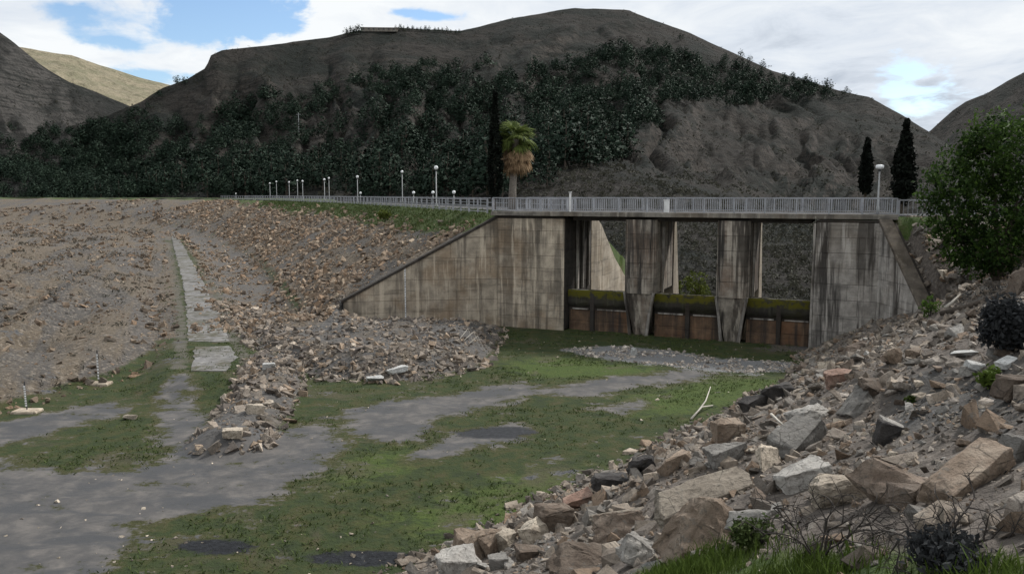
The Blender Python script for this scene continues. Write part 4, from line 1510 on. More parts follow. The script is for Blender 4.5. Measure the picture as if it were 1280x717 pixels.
def blob_points(n, rng, lobes):
    """points spread through several lumpy lobes (centre, radii), thicker near the outside"""
    w = np.array([np.prod(l[1]) ** (2 / 3) for l in lobes]); w /= w.sum()
    out = []
    for l, k in zip(lobes, (w * n).astype(int) + 1):
        d = rand_unit(k, rng)
        r = rng.random(k) ** 0.42
        out.append(np.asarray(l[0]) + d * r[:, None] * np.asarray(l[1]))
    return np.concatenate(out)


def tuft_points(n_cl, per, rng, lobes, spread):
    c = blob_points(n_cl, rng, lobes)
    P = np.repeat(c, per, 0) + rng.normal(size=(len(c) * per, 3)) * spread
    tint = np.repeat(rng.random(len(c)), per) * 0.6 + rng.random(len(P)) * 0.4
    return P, tint


# ------------------------------------------------------------------ pines of the hillside wood
def pine_variant(seed):
    rng = np.random.default_rng(seed)
    h = 1.0
    lob = []
    k = rng.integers(6, 9)
    for i in range(k):
        f = i / (k - 1)
        z = 0.30 + 0.60 * f
        r = (0.27 * (1 - f) ** 0.7 + 0.09) * rng.uniform(.8, 1.15)
        ang = rng.uniform(0, 6.28)
        off = r * 0.55
        lob.append(((math.cos(ang) * off, math.sin(ang) * off, z), (r, r, r * 0.62)))
        lob.append(((-math.cos(ang) * off * .8, -math.sin(ang) * off * .8, z - 0.05), (r * .8, r * .8, r * 0.5)))
    P, tint = tuft_points(84, 3, rng, lob, 0.028)
    V, F, T = leaf_tri(P, rng.uniform(0.036, 0.070, len(P)), tint, rng)
    T = T * .55 + .22
    LC = np.array([l[0] for l in lob])
    cen = LC[np.argmin(((P[:, None] - LC[None]) ** 2).sum(2), 1)]
    nr = (P - cen); nr /= np.linalg.norm(nr, axis=1, keepdims=True) + 1e-6
    nr = nr + np.array([0, 0, .35]) + rand_unit(len(P), rng) * .18
    NV = np.repeat(nr, 3, 0)
    gn_ = np.cross(V[F[:, 1]] - V[F[:, 0]], V[F[:, 2]] - V[F[:, 0]])
    fl = (gn_ * NV[F[:, 0]]).sum(1) < 0
    F[fl] = F[fl][:, ::-1]
    mb = MB().tube([(0, 0, -0.08), (0.01, 0, 0.3), (-0.01, 0.01, 0.62), (0, 0, 0.9)], [0.026, 0.021, 0.014, 0.004], 5)
    for i in range(4):
        a = rng.uniform(0, 6.28); z = rng.uniform(0.3, 0.65)
        mb.tube([(0, 0, z), (math.cos(a) * .16, math.sin(a) * .16, z + .08)], [0.009, 0.003], 3)
    return V, F, T, mb, NV


PINES = [pine_variant(100 + i) for i in range(6)]
PINE_ME = []
for V, F, T, mb, NV in PINES:
    c = fluff(mesh_np('crown', V, F, False, T), NV); c.materials.append(M['pine'])
    tr_ = mb.mesh('trunk'); tr_.materials.append(M['bark'])
    PINE_ME.append((c, tr_))

FOREST = [
    ([(-60, 168), (80, 168), (150, 150), (235, 150), (330, 122), (400, 112), (470, 92), (540, 80), (610, 84), (645, 95), (650, 160), (640, 250), (-60, 250)], 1.0),
    ([(635, 96), (700, 82), (760, 62), (820, 60), (900, 74), (960, 94), (1042, 116), (1048, 128), (980, 128), (930, 134), (860, 128), (800, 136), (832, 150), (822, 168), (780, 176), (792, 200), (720, 212), (680, 218), (640, 200)], 0.95),
    ([(640, 200), (700, 215), (700, 245), (640, 250)], 0.35),
]
CLEAR = [([(180, 188), (330, 182), (425, 190), (420, 206), (330, 212), (190, 216)], 0.55), ([(560, 72), (645, 84), (640, 108), (590, 104), (540, 92)], 0.25), ([(630, 120), (670, 128), (690, 190), (660, 215), (640, 170)], 0.4),
         ([(420, 218), (640, 212), (640, 244), (420, 244)], 0.65), ([(330, 66), (480, 60), (470, 92), (380, 112), (300, 118)], 0.1)]


def wood_density(px, py):
    d = np.zeros(np.shape(px))
    for poly, k in FOREST:
        d = np.maximum(d, k * smooth(-poly_sd(px, py, poly), -4, 6))
    for poly, k in CLEAR:
        i = smooth(-poly_sd(px, py, poly), -4, 8)
        d = d * (1 - i * (1 - k))
    return d


rng = np.random.default_rng(5)
N = 24000
a_ = rng.uniform(-60, 1080, N); q_ = rng.random(N) ** 0.9
X, Y, Z = main_hill.xyz(a_, q_)
px_, py_ = to_px(X, Y, Z)
dn_ = wood_density(px_, py_) * (0.30 + 0.75 * (px_ > 660) + 1.3 * np.clip(fbm(X / 40, Y / 40, 77, 3) * 3.0 + 0.55, 0, 1))
keep = rng.random(N) < dn_ * 0.25
TX, TY, TZ = X[keep], Y[keep], Z[keep]
TH = rng.uniform(5.5, 13.0, len(TX)) * (0.75 + 0.5 * rng.random(len(TX)))
# the wood also covers the low part of the left hill
a2 = rng.uniform(-60, 240, 3500); q2 = rng.random(3500) * .75
X2, Y2, Z2 = left_hill.xyz(a2, q2)
px2, py2 = to_px(X2, Y2, Z2)
d2_ = smooth(py2, 158, 172) * (0.3 + 1.3 * np.clip(fbm(X2 / 35, Y2 / 35, 78, 3) * 2.2 + .6, 0, 1)) * .32
k2 = rng.random(3500) < d2_
TX, TY, TZ = np.append(TX, X2[k2]), np.append(TY, Y2[k2]), np.append(TZ, Z2[k2])
TH = np.append(TH, rng.uniform(5.5, 10, k2.sum()))
# scattered singles on the open slopes and along the skyline
ex_ = [(920, 0.985), (932, 0.99), (948, 0.985), (985, 0.99), (1001, 0.99), (1052, 0.985), (846, 0.93), (237, 0.97), (228, 0.985), (205, .97), (190, .95)]
for a0, q0 in ex_:
    x, y, z = main_hill.xyz(np.array([float(a0)]), np.array([q0]))
    TX = np.append(TX, x); TY = np.append(TY, y); TZ = np.append(TZ, z); TH = np.append(TH, rng.uniform(7, 11))
# trees below the dam, standing in front of the hill foot
rank = np.argsort(-(TH / TY))
TV = rng.integers(0, len(PINES), len(TX)); TR = rng.uniform(0, 6.28, len(TX)); TW = TH * rng.uniform(0.95, 1.45, len(TX))
for i in rank[:300]:
    e = empty('pine_tree', (TX[i], TY[i], TZ[i] - 0.2), TR[i])
    e.scale = (TW[i], TW[i], TH[i])
    tpx, tpy = to_px(TX[i], TY[i], TZ[i])
    zone_w = ['above the far left end of the dam crest', 'above the plain left of the toe path', 'behind the far end of the crest railing', 'behind the row of tall globe lamps', 'behind the lamps nearest the bridge', 'between the globe lamps and the palm', 'behind the palm and slim cypress', 'above the bridge right of the palm', 'above the middle of the bridge', 'above the right part of the bridge'][int(np.clip(np.searchsorted([110, 230, 330, 440, 520, 600, 660, 740, 860], tpx), 0, 9))]
    row_w = ['upper', 'middle', 'lowest'][int(np.clip(np.searchsorted([175, 212], tpy), 0, 2))]
    prop(e, f'dark green pine in the {row_w} wood {zone_w}', 'tree', f'pines of the {row_w} wood {zone_w}')
    c, tk = PINE_ME[TV[i]]
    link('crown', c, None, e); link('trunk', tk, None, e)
Vs, Fs, Ts, Ns, off = [], [], [], [], 0
for i in rank[300:]:
    V, F, T, _, NV = PINES[TV[i]]
    ca, sa = math.cos(TR[i]), math.sin(TR[i])
    Rm = np.array([[ca, sa, 0], [-sa, ca, 0], [0, 0, 1]])
    W = (V * np.array([TW[i], TW[i], TH[i]])) @ Rm + np.array([TX[i], TY[i], TZ[i] - 0.2])
    Ns.append(NV @ Rm); Vs.append(W); Fs.append(F + off); Ts.append(T * rng.uniform(.2, 1.7)); off += len(V)
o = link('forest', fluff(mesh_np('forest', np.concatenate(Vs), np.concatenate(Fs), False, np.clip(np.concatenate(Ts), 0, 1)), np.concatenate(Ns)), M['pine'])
prop(o, 'dark pine wood spread over the hill flank behind the dam', kind='stuff')

# ------------------------------------------------------------------ scrub on the open slopes
def scrub(hill, name, label, n, span, qs, size, mat, dens=None, per=10, seed=1, leaf=0.4):
    rng = np.random.default_rng(seed)
    a = rng.uniform(*span, n); q = rng.uniform(*qs, n)
    X, Y, Z = hill.xyz(a, q)
    px, py = to_px(X, Y, Z)
    k = rng.random(n) < (np.clip(fbm(X / 25, Y / 25, seed + 3, 3) * 3 + 0.55, 0.05, 1) if dens is None else dens(px, py, X, Y))
    X, Y, Z = X[k], Y[k], Z[k]
    s = rng.uniform(*size, len(X))
    C = np.stack([X, Y, Z + s * 0.35], 1)
    P = np.repeat(C, per, 0) + rand_unit(len(C) * per, rng) * np.repeat(s, per)[:, None] * rng.random((len(C) * per, 1)) ** .5 * np.array([1, 1, .7])
    tint = np.repeat(rng.random(len(C)), per) * .7 + rng.random(len(P)) * .3
    V, F, T = leaf_cloud(P, np.repeat(s, per) * leaf * rng.uniform(.6, 1.3, len(P)), tint, rng=rng)
    o = link(name, mesh_np(name, V, F, False, T), mat)
    prop(o, label, kind='stuff')


scrub(main_hill, 'scrub', 'low dark scrub dotting the open slopes of the main hill', 15000, (-40, 1200), (0.12, 1.0), (0.6, 2.0), M['brush'], None, 6, 3)
scrub(left_hill, 'scrub', 'low scrub dotting the rocky left hill', 1800, (-60, 240), (0.05, 1.0), (0.6, 1.9), M['brush'], None, 7, 4)
scrub(right_hill, 'scrub', 'low scrub dotting the dark right hill', 900, (1120, 1330), (0.4, 1.0), (0.6, 2.0), M['brush'], None, 7, 5)
scrub(main_hill, 'undergrowth', 'grey tangled brush on the valley side seen through the spillway openings', 4200, (640, 1060), (0.0, 0.16), (0.4, 1.3), M['brush'], lambda px, py, X, Y: np.full(np.shape(X), .9), 12, 6, 0.30)

# ------------------------------------------------------------------ cypresses
def cypress(x, y, z, h, w, label, seed, trunk=1.2):
    rng = np.random.default_rng(seed)
    E = empty('cypress_tree', (x, y, z), rng.uniform(0, 6))
    prop(E, label, 'tree', 'slim cypresses by the road')
    n = 900
    f = rng.random(n) ** 0.85
    prof = np.sin(np.clip(f * 1.08 + 0.02, 0, 1) ** 0.62 * math.pi) ** 0.75
    lump = 1 + 0.22 * np.sin(f * 31 + rng.uniform(0, 6)) * rng.random(n)
    r = w / 2 * prof * lump * np.sqrt(rng.uniform(0.25, 1.0, n))
    a = rng.uniform(0, 2 * math.pi, n)
    C = np.stack([np.cos(a) * r, np.sin(a) * r, trunk + f * (h - trunk)], 1)
    P = np.repeat(C, 4, 0) + rng.normal(size=(n * 4, 3)) * np.array([.07, .07, .14])
    tint = np.repeat(rng.random(n), 4) * .6 + rng.random(n * 4) * .4
    V, F, T = leaf_cloud(P, rng.uniform(.10, .24, n * 4), tint, rng=rng)
    link('crown', mesh_np('crown', V, F, False, T), M['cypress'], E)
    MB().tube([(0, 0, -.3), (0.02, 0, h * .5), (0, 0, h * .93)], [.14, .09, .02], 7).build('trunk', M['bark'], E)


def px_tree(px, top, base, Y, wpx, label, seed, trunk=1.2):
    b = at_y(px, base, Y); t_ = at_y(px, top, Y)
    cypress(b[0], b[1], b[2], t_[2] - b[2], wpx * Y / 1000, label, seed, trunk)


px_tree(619, 116, 262, 72.6, 19, 'very slim dark cypress beside the shaggy palm', 1, 1.0)
px_tree(1080, 178, 268, 62, 14, 'smaller slim cypress left of the flat-headed lamp', 2, 1.7)
px_tree(1127, 152, 271, 58, 27, 'broad tall black cypress right of the flat-headed lamp', 3, 1.2)

# ------------------------------------------------------------------ palm
def frond_mesh(name, L, n, spread, droop, mat, seed, width=0.045):
    rng = np.random.default_rng(seed)
    V, F, T = [], [], []
    st = 0.42 * L
    # stalk
    V += [(0, -.02, 0), (0, .02, 0), (st, .015, 0.02), (st, -.015, 0.02)]
    F += [(0, 1, 2), (0, 2, 3)]; T += [.4] * 4
    for i in range(n):
        a = (i / (n - 1) - .5) * 2 * spread
        l = (L - st) * (1 - .25 * abs(i / (n - 1) - .5) * 2) * rng.uniform(.85, 1.1)
        d = np.array([math.cos(a), math.sin(a), 0.0])
        s = np.array([-math.sin(a), math.cos(a), 0.0]) * width
        p0 = np.array([st, 0, .02]); p1 = p0 + d * l * .6 + np.array([0, 0, -droop * l * .12]); p2 = p0 + d * l + np.array([0, 0, -droop * l * rng.uniform(.4, .7)])
        o = len(V)
        V += [tuple(p0 - s * .3), tuple(p0 + s * .3), tuple(p1 + s), tuple(p1 - s), tuple(p2)]
        F += [(o, o + 1, o + 2), (o, o + 2, o + 3), (o + 3, o + 2, o + 4)]
        T += [rng.random()] * 5
    me = mesh_np(name, np.array(V), np.array(F), False, np.array(T)[:, None] * np.ones((1, 3)))
    me.materials.append(mat)
    return me


pb = at_y(640, 262, 74)
palm = empty('palm_tree', (pb[0], pb[1], DECK_Z - .2))
prop(palm, 'shaggy fan palm with a green top and a brown skirt of dead fronds', 'tree')
ptop = at_y(645, 174, 74)[2] - (DECK_Z - .2)
MB().tube([(0, 0, 0), (.05, 0, ptop * .3), (.25, 0, ptop * .75), (.38, 0, ptop)], [.42, .34, .30, .28], 10).build('trunk', M['palm_trunk'], palm, True)
gf = [frond_mesh('frond', 2.45, 17, 1.15, 1.0, M['palm_green'], 200 + i, .07) for i in range(3)]
df = [frond_mesh('dead_frond', 2.5, 11, .60, .3, M['palm_dead'], 300 + i, .07) for i in range(3)]
for i in range(78):
    o = link('frond', gf[i % 3], None, palm)
    el = random.uniform(-.55, 1.25)
    o.location = (.38, 0, ptop + random.uniform(-.35, .35))
    o.rotation_euler = (random.uniform(-.3, .3), -el, random.uniform(0, 6.283))
    s_ = random.uniform(.62, .95)
    o.scale = (s_, s_, s_)
for i in range(150):
    o = link('dead_frond', df[i % 3], None, palm)
    o.location = (.36, 0, ptop - random.uniform(.05, 1.1))
    o.rotation_euler = (random.uniform(-.5, .5), random.uniform(.65, 1.32), random.uniform(0, 6.283))
    s_ = random.uniform(.75, 1.1)
    o.scale = (s_, s_, s_)

# ------------------------------------------------------------------ leafy tree on the right bank
g0 = hit(1248, 352)
tree = empty('leafy_tree', tuple(g0))
prop(tree, 'broad bushy tree with bright green leaves on the stony right bank', 'tree')
TYD = g0[1]
def tl(px, py, dy=0.0):
    q = at_y(px, py, TYD + dy)
    return q - g0
rngt = np.random.default_rng(44)
lobes = []
for (px, py, r, dy) in ((1240, 168, 36, 0), (1262, 195, 46, -1), (1200, 205, 30, .5), (1185, 232, 34, -.5), (1225, 232, 42, 1), (1268, 245, 48, 0), (1170, 255, 19, 0), (1205, 272, 32, 0), (1240, 285, 40, -1), (1280, 300, 44, .5), (1300, 215, 50, 0), (1320, 270, 55, 0), (1222, 310, 26, -.5), (1300, 160, 40, .8), (1195, 296, 18, .5), (1172, 285, 20, .3), (1190, 318, 20, -.4), (1215, 330, 22, -.8), (1250, 325, 28, -1.2), (1218, 180, 22, .3)):
    rr2 = r * TYD / 1000
    lobes.append((tl(px, py, dy), (rr2, rr2 * 1.1, rr2 * .85)))
P, tint = tuft_points(1280, 15, rngt, lobes, 0.17)
V, F, T = leaf_cloud(P, rngt.uniform(.07, .15, len(P)), tint ** 1.6, rng=rngt, asp=1.1)
LC = np.array([l[0] for l in lobes])
cen = LC[np.argmin(((P[:, None] - LC[None]) ** 2).sum(2), 1)]
nr = P - cen; nr /= np.linalg.norm(nr, axis=1, keepdims=True) + 1e-6
nr = nr * .8 + np.array([0, 0, .25]) + rand_unit(len(P), rngt) * .6
NV = np.repeat(nr, 4, 0)
gn_ = np.cross(V[F[:, 1]] - V[F[:, 0]], V[F[:, 2]] - V[F[:, 0]])
fl = (gn_ * NV[F[:, 0]]).sum(1) < 0
F[fl] = F[fl][:, ::-1]
link('crown', fluff(mesh_np('crown', V, F, False, T), NV), M['leaf'], tree)
mb = MB()
for (px, py, r) in ((1185, 235, .09), (1240, 200, .14), (1275, 235, .13), (1210, 268, .08), (1300, 200, .12), (1178, 258, .06), (1240, 280, .08)):
    e_ = Vector(tl(px, py)); m1 = e_ * .45 + Vector((random.uniform(-.4, .4), random.uniform(-.4, .4), -.25))
    m0 = m1 * .3
    mb.tube([(0, 0, -.3), m0, m1, e_], [r * 1.6, r * 1.35, r, r * .25], 6)
mb.build('trunk', M['bark'], tree)

# ------------------------------------------------------------------ bushes
def bush(name, px, py, wpx, hpx, mat, label, n_cl, per, leaf, spread, seed, squash=1.0, cat='bush'):
    g = hit(px, py)
    k = g[1] / 1000
    w, h = wpx * k / 2, hpx * k
    E = empty(name, tuple(g))
    prop(E, label, cat)
    rng = np.random.default_rng(seed)
    lob = [((0, 0, h * .5), (w, w * squash, h * .52))]
    for i in range(4):
        a = rng.uniform(0, 6.28)
        lob.append(((math.cos(a) * w * .5, math.sin(a) * w * .5 * squash, h * rng.uniform(.3, .65)), (w * .5, w * .5, h * .38)))
    P, tint = tuft_points(n_cl, per, rng, lob, spread)
    P[:, 2] = np.maximum(P[:, 2], -.05)
    V, F, T = leaf_cloud(P, rng.uniform(.6, 1.3, len(P)) * leaf, tint, rng=rng)
    link('crown', mesh_np('crown', V, F, False, T), mat, E)
    mb = MB()
    for i in range(7):
        a = rng.uniform(0, 6.28)
        mb.tube([(0, 0, -.1), (math.cos(a) * w * .3, math.sin(a) * w * .3, h * .4), (math.cos(a) * w * .65, math.sin(a) * w * .65, h * rng.uniform(.6, .9))], [.03, .02, .006], 4)
    mb.build('stems', M['twig'], E)
    return E


bush('round_bush', 481, 277, 18, 16, M['shrub'], 'small round olive bush on the grassy crest above the left wing wall', 110, 8, .10, .09, 61)
bush('dark_bush', 1262, 440, 70, 66, M['bushgrey'], 'round dark twiggy bush on the rubble at the right edge', 420, 12, .055, .06, 62)
bush('green_plant', 1240, 486, 34, 24, M['grass'], 'bright green leafy plant on the stony right bank below the dark bush', 70, 8, .045, .03, 63, cat='plant')
bush('green_plant', 1136, 505, 12, 10, M['grass'], 'small green tuft among the grey stones of the right bank', 20, 7, .035, .02, 64, cat='plant')
bush('green_plant', 1162, 396, 22, 26, M['leaf'], 'green weed growing behind the foot of the right wing wall', 60, 8, .07, .06, 65, cat='plant')
# shrubs behind the weir, rooted on the chute floor
for (px, py, Yd, wpx, hpx, lab, sd_) in ((872, 366, 72, 36, 30, 'yellow-green shrub behind the middle weir wall', 71), (846, 366, 70, 18, 18, 'small olive shrub beside the first pier behind the middle weir wall', 72)):
    top = at_y(px, py - hpx, Yd)
    gz = h1(top[0], Yd)
    E = empty('green_shrub', (top[0], Yd, gz))
    prop(E, lab, 'shrub', 'shrubs growing in the chute')
    H_ = top[2] - gz
    rg = np.random.default_rng(sd_)
    w = wpx * Yd / 2000
    P, tint = tuft_points(260, 9, rg, [((0, 0, H_ * .78), (w, w, H_ * .22)), ((w * .3, 0, H_ * .55), (w * .9, w * .9, H_ * .25)), ((-w * .3, .2, H_ * .35), (w * .8, w * .8, H_ * .3))], .10)
    V, F, T = leaf_cloud(P, rg.uniform(.08, .17, len(P)), tint, rng=rg)
    link('crown', mesh_np('crown', V, F, False, T), M['shrub'], E)
    mb = MB()
    for i in range(4):
        a = rg.uniform(0, 6.28)
        mb.tube([(0, 0, -.2), (math.cos(a) * w * .3, math.sin(a) * w * .3, H_ * .45), (math.cos(a) * w * .5, math.sin(a) * w * .5, H_ * .85)], [.07, .05, .015], 5)
    mb.build('stems', M['bark'], E)

# ------------------------------------------------------------------ far things: ridge house, trees on the ridge, utility pole
hx, hy, hz = [float(v[0]) for v in main_hill.xyz(np.array([478.]), np.array([.992]))]
house = empty('ridge_house', (hx, hy, hz - 1.5), 0.05)
prop(house, 'long low pale building on the ridge line beside dark trees', 'building')
hw = MB().box((-18, -4, 0), (18, 4, 3.6)).build('wall', M['deck'], house)
MB().prism([(-18.6, -4.6, 3.603), (18.6, -4.6, 3.603), (18.6, 4.6, 3.603), (-18.6, 4.6, 3.603)], [(-18.6, -1, 4.6), (18.6, -1, 4.6), (18.6, 1, 4.6), (-18.6, 1, 4.6)]).build('roof', M['coping'], house)
for i in range(7):
    MB().box((-16 + i * 5, -4.06, 1.6), (-14.4 + i * 5, -4.003, 3.0)).build('window', M['dark_metal'], hw)
rr5 = np.random.default_rng(8)
k5 = 0
for a0 in [438, 442, 446, 450, 454] + list(np.arange(498, 578, 5.2)):
    x, y, z = [float(v[0]) for v in main_hill.xyz(np.array([float(a0) + rr5.uniform(-1, 1)]), np.array([.985]))]
    big = a0 < 460
    e = empty('ridge_tree', (x, y, z - .5), rr5.uniform(0, 6))
    hh = rr5.uniform(9, 12) if big else rr5.uniform(5, 8.5)
    e.scale = (hh * .95, hh * .95, hh)
    OW = ['first', 'second', 'third', 'fourth', 'fifth', 'sixth', 'seventh', 'eighth', 'ninth', 'tenth', 'eleventh', 'twelfth', 'thirteenth', 'fourteenth', 'fifteenth', 'sixteenth', 'seventeenth']
    prop(e, f'{OW[k5]} dark tree from the left in the tall clump beside the ridge building' if big else f'{OW[k5 - 5]} dark little tree from the left in the row along the ridge line', 'tree', 'tall clump on the ridge' if big else 'row of trees on the ridge')
    c, tk = PINE_ME[k5 % 6]; k5 += 1
    link('crown', c, None, e); link('trunk', tk, None, e)
# pole standing in the wood
for q in np.arange(.05, .9, .01):
    x, y, z = [float(v[0]) for v in main_hill.xyz(np.array([376.]), np.array([q]))]
    if to_px(x, y, z)[1] < 172:
        break
pole = empty('utility_pole', (x, y, z))
prop(pole, 'lone pale utility pole rising from the wood left of the hill', 'utility pole')
mast = MB().tube([(0, 0, -1), (0, 0, 14.5)], [.32, .22], 7).build('mast', M['pole'], pole)
MB().box((-1.6, -.12, 13.2), (1.6, .12, 13.45)).build('crossarm', M['pole'], mast)

# ------------------------------------------------------------------ weeds on the bed, grass
def blades(name, label, X, Y, hgt, per, spread, mat, seed, wid=0.1, lean=.5):
    rng = np.random.default_rng(seed)
    n = len(X)
    Z = height(X, Y)
    B = np.repeat(np.stack([X, Y, Z], 1), per, 0)
    off = rng.normal(size=(n * per, 2)) * np.repeat(spread, per)[:, None] if hasattr(spread, '__len__') else rng.normal(size=(n * per, 2)) * spread
    B[:, :2] += off
    B[:, 2] -= 0.01
    H = np.repeat(hgt, per) * rng.uniform(.5, 1.2, n * per)
    a = rng.uniform(0, 6.283, n * per)
    wv = np.stack([np.cos(a), np.sin(a), np.zeros_like(a)], 1) * (H * wid)[:, None]
    ln = rng.normal(size=(n * per, 2)) * lean
    tip = B + np.stack([ln[:, 0] * H, ln[:, 1] * H, H], 1)
    mid = B + np.stack([ln[:, 0] * H * .3, ln[:, 1] * H * .3, H * .55], 1)
    V = np.stack([B - wv, B + wv, mid + wv * .7, mid - wv * .7, tip], 1).reshape(-1, 3)
    i = np.arange(n * per)[:, None] * 5
    F = np.concatenate([i + np.array([[0, 1, 2]]), i + np.array([[0, 2, 3]]), i + np.array([[3, 2, 4]])], 0)
    tint = np.repeat(rng.random(n), per) * .5 + rng.random(n * per) * .5
    T = np.repeat(tint, 5)[:, None] * np.ones((1, 3))
    o = link(name, mesh_np(name, V, F, False, T), mat)
    prop(o, label, kind='stuff')
    return o


rng = np.random.default_rng(90)
n = 60000
X = rng.uniform(-22, 20, n); Y = rng.uniform(18, 60, n)
Zz = zones(X, Y, None)
dens = Zz['green'] * (1 - smooth(Zz['mud'], .3, .7)) * (1 - smooth(Zz['gravel'], .3, .7)) * (1 - smooth(Zz['wet'], .3, .6)) * np.clip(fbm(X / 2.2, Y / 2.2, 91, 4) * 3.0 + .42, .03, 1)
u_, v_ = to_uv(X, Y)
k = (rng.random(n) < dens * .8) & (v_ < 0.4)
blades('weeds', 'low green weeds spread over the reservoir bed', X[k], Y[k], rng.uniform(.03, .13, k.sum()), 4, .09, M['weed'], 92, .22, .9)
# foreground grass
g = np.array(GRASSP)
n = 9000
X = rng.uniform(g[:, 0].min(), g[:, 0].max(), n); Y = rng.uniform(max(2.2, g[:, 1].min()), g[:, 1].max(), n)
sdp = poly_sd(X, Y, GRASSP)
k = rng.random(n) < smooth(-sdp, -.35, .35) * np.clip(fbm(X / .8, Y / .8, 95, 3) * 2.6 + .6, .05, 1)
blades('grass', 'fresh green grass at the foot of the boulders on the near bank', X[k], Y[k], rng.uniform(.04, .14, k.sum()), 7, .05, M['grass'], 96, .05, .35)
# crest grass
n = 14000
s_ = rng.uniform(0, 150, n); dd = rng.uniform(-.5, 5.5, n)
cl = [np.array(along(CREST[1:], float(q)))[:2] for q in np.linspace(0, 150, 301)]
cl = np.array(cl)
ci = np.clip((s_ / 150 * 300).astype(int), 0, 299)
tg = cl[ci + 1] - cl[ci]; tg /= np.linalg.norm(tg, axis=1, keepdims=True)
Pc = cl[ci] + tg * rng.uniform(0, .5, (n, 1)) + np.stack([-tg[:, 1], tg[:, 0]], 1) * dd[:, None]
Zc = zones(Pc[:, 0], Pc[:, 1], None)
k = (rng.random(n) < Zc['grass'] * .8) & ((Pc[:, 1] > 63) | (Pc[:, 0] < -14))
blades('grass', 'rough green grass along the shoulder of the dam crest', Pc[k, 0], Pc[k, 1], rng.uniform(.08, .30, k.sum()), 4, .12, M['weed'], 97, .16, .6)

# dry weeds and thorny tufts on the plain, the embankment and the right bank
def tufts(name, label, X, Y, size, per, mat, seed, leaf=.35):
    rng = np.random.default_rng(seed)
    Z = height(X, Y)
    C = np.stack([X, Y, Z + size * .3], 1)
    P = np.repeat(C, per, 0) + rand_unit(len(C) * per, rng) * np.repeat(size, per)[:, None] * rng.random((len(C) * per, 1)) ** .5 * np.array([1, 1, .65])
    tint = np.repeat(rng.random(len(C)), per) * .6 + rng.random(len(P)) * .4
    V, F, T = leaf_cloud(P, np.repeat(size, per) * leaf * rng.uniform(.5, 1.3, len(P)), tint, rng=rng, asp=.45)
    prop(link(name, mesh_np(name, V, F, False, T), mat), label, kind='stuff')


rng = np.random.default_rng(98)
n = 8000
X = rng.uniform(-110, -20, n); Y = 36 + rng.random(n) ** 1.4 * 200
b = line_sd(X, Y, BANK); pd = np.abs(line_sd(X, Y, PATH_C)); d = line_sd(X, Y, CREST)
k = (b > .5) & (pd > 1.7) & (d > 8) & (rng.random(n) < np.clip(fbm(X / 7, Y / 7, 99, 4) * 3.5 + .35, .03, 1))
tufts('weeds', 'dry dark weeds dotting the stony plain', X[k], Y[k], rng.uniform(.10, .36, k.sum()) * (1 + .006 * Y[k]), 12, M['brush'], 100)
n = 3000
X = rng.uniform(-60, -14, n); Y = rng.uniform(44, 150, n)
pd = line_sd(X, Y, PATH_C); d = line_sd(X, Y, CREST)
k = (np.abs(pd) > .9) & (np.abs(pd) < 3.6) & (rng.random(n) < .5 + .4 * (pd < 0))
tufts('weeds', 'green and brown weeds edging the toe path', X[k], Y[k], rng.uniform(.08, .30, k.sum()), 12, M['weed'], 101)
n = 1100
X = rng.uniform(24.2, 42, n); Y = rng.uniform(34, 49, n)
rr = -line_sd(X, Y, ROADR)
k = (rr > .8) & (rr < 10) & (rng.random(n) < np.clip(fbm(X / 3, Y / 3, 102, 3) * 3 + .55, 0, 1))
tufts('undergrowth', 'dark brush on the shaded bank beneath the leafy tree', X[k], Y[k], rng.uniform(.25, .7, k.sum()), 26, M['bushgrey'], 103, .22)
n = 2600
X = rng.uniform(0, 20, n); Y = rng.uniform(3.5, 26, n)
k = (poly_sd(X, Y, DIRT) < .3) & (rng.random(n) < .5)
tufts('weeds', 'fine dark weeds on the dirt of the right bank', X[k], Y[k], rng.uniform(.04, .13, k.sum()), 10, M['bushgrey'], 104)

# ------------------------------------------------------------------ stones
def hull(seed, n=14, box=(1, .8, .6), power=.45):
    rng = np.random.default_rng(seed)
    P = rng.uniform(-1, 1, (n, 3))
    P = np.sign(P) * np.abs(P) ** power * np.array(box)
    bm = bmesh.new()
    vs_ = [bm.verts.new(p) for p in P]
    bmesh.ops.convex_hull(bm, input=vs_)
    loose = [v for v in bm.verts if not v.link_faces]
    bmesh.ops.delete(bm, geom=loose, context='VERTS')
    bmesh.ops.triangulate(bm, faces=bm.faces)
    bm.verts.index_update()
    V = np.array([v.co[:] for v in bm.verts]); F = np.array([[v.index for v in f.verts] for f in bm.faces])
    bm.free()
    return V, F


HULLS = [hull(i, 11 + i % 4, (1, random.uniform(.65, .95), random.uniform(.45, .75)), random.choice((.4, .6, .8))) for i in range(24)]


def rots(n, rng, tilt=.5):
    """random upright turns with some tilt"""
    a = rng.uniform(0, 6.283, n); b = rng.normal(size=n) * tilt; c = rng.normal(size=n) * tilt
    ca, sa, cb, sb, cc, sc_ = np.cos(a), np.sin(a), np.cos(b), np.sin(b), np.cos(c), np.sin(c)
    z, o = np.zeros(n), np.ones(n)
    Rz = np.stack([ca, -sa, z, sa, ca, z, z, z, o], 1).reshape(-1, 3, 3)
    Rx = np.stack([o, z, z, z, cb, -sb, z, sb, cb], 1).reshape(-1, 3, 3)
    Ry = np.stack([cc, z, sc_, z, o, z, -sc_, z, cc], 1).reshape(-1, 3, 3)
    return Rz @ Rx @ Ry


SMALL = [hull(700 + i, 9, (1, random.uniform(.7, .95), random.uniform(.55, .85)), random.choice((.35, .5))) for i in range(24)]


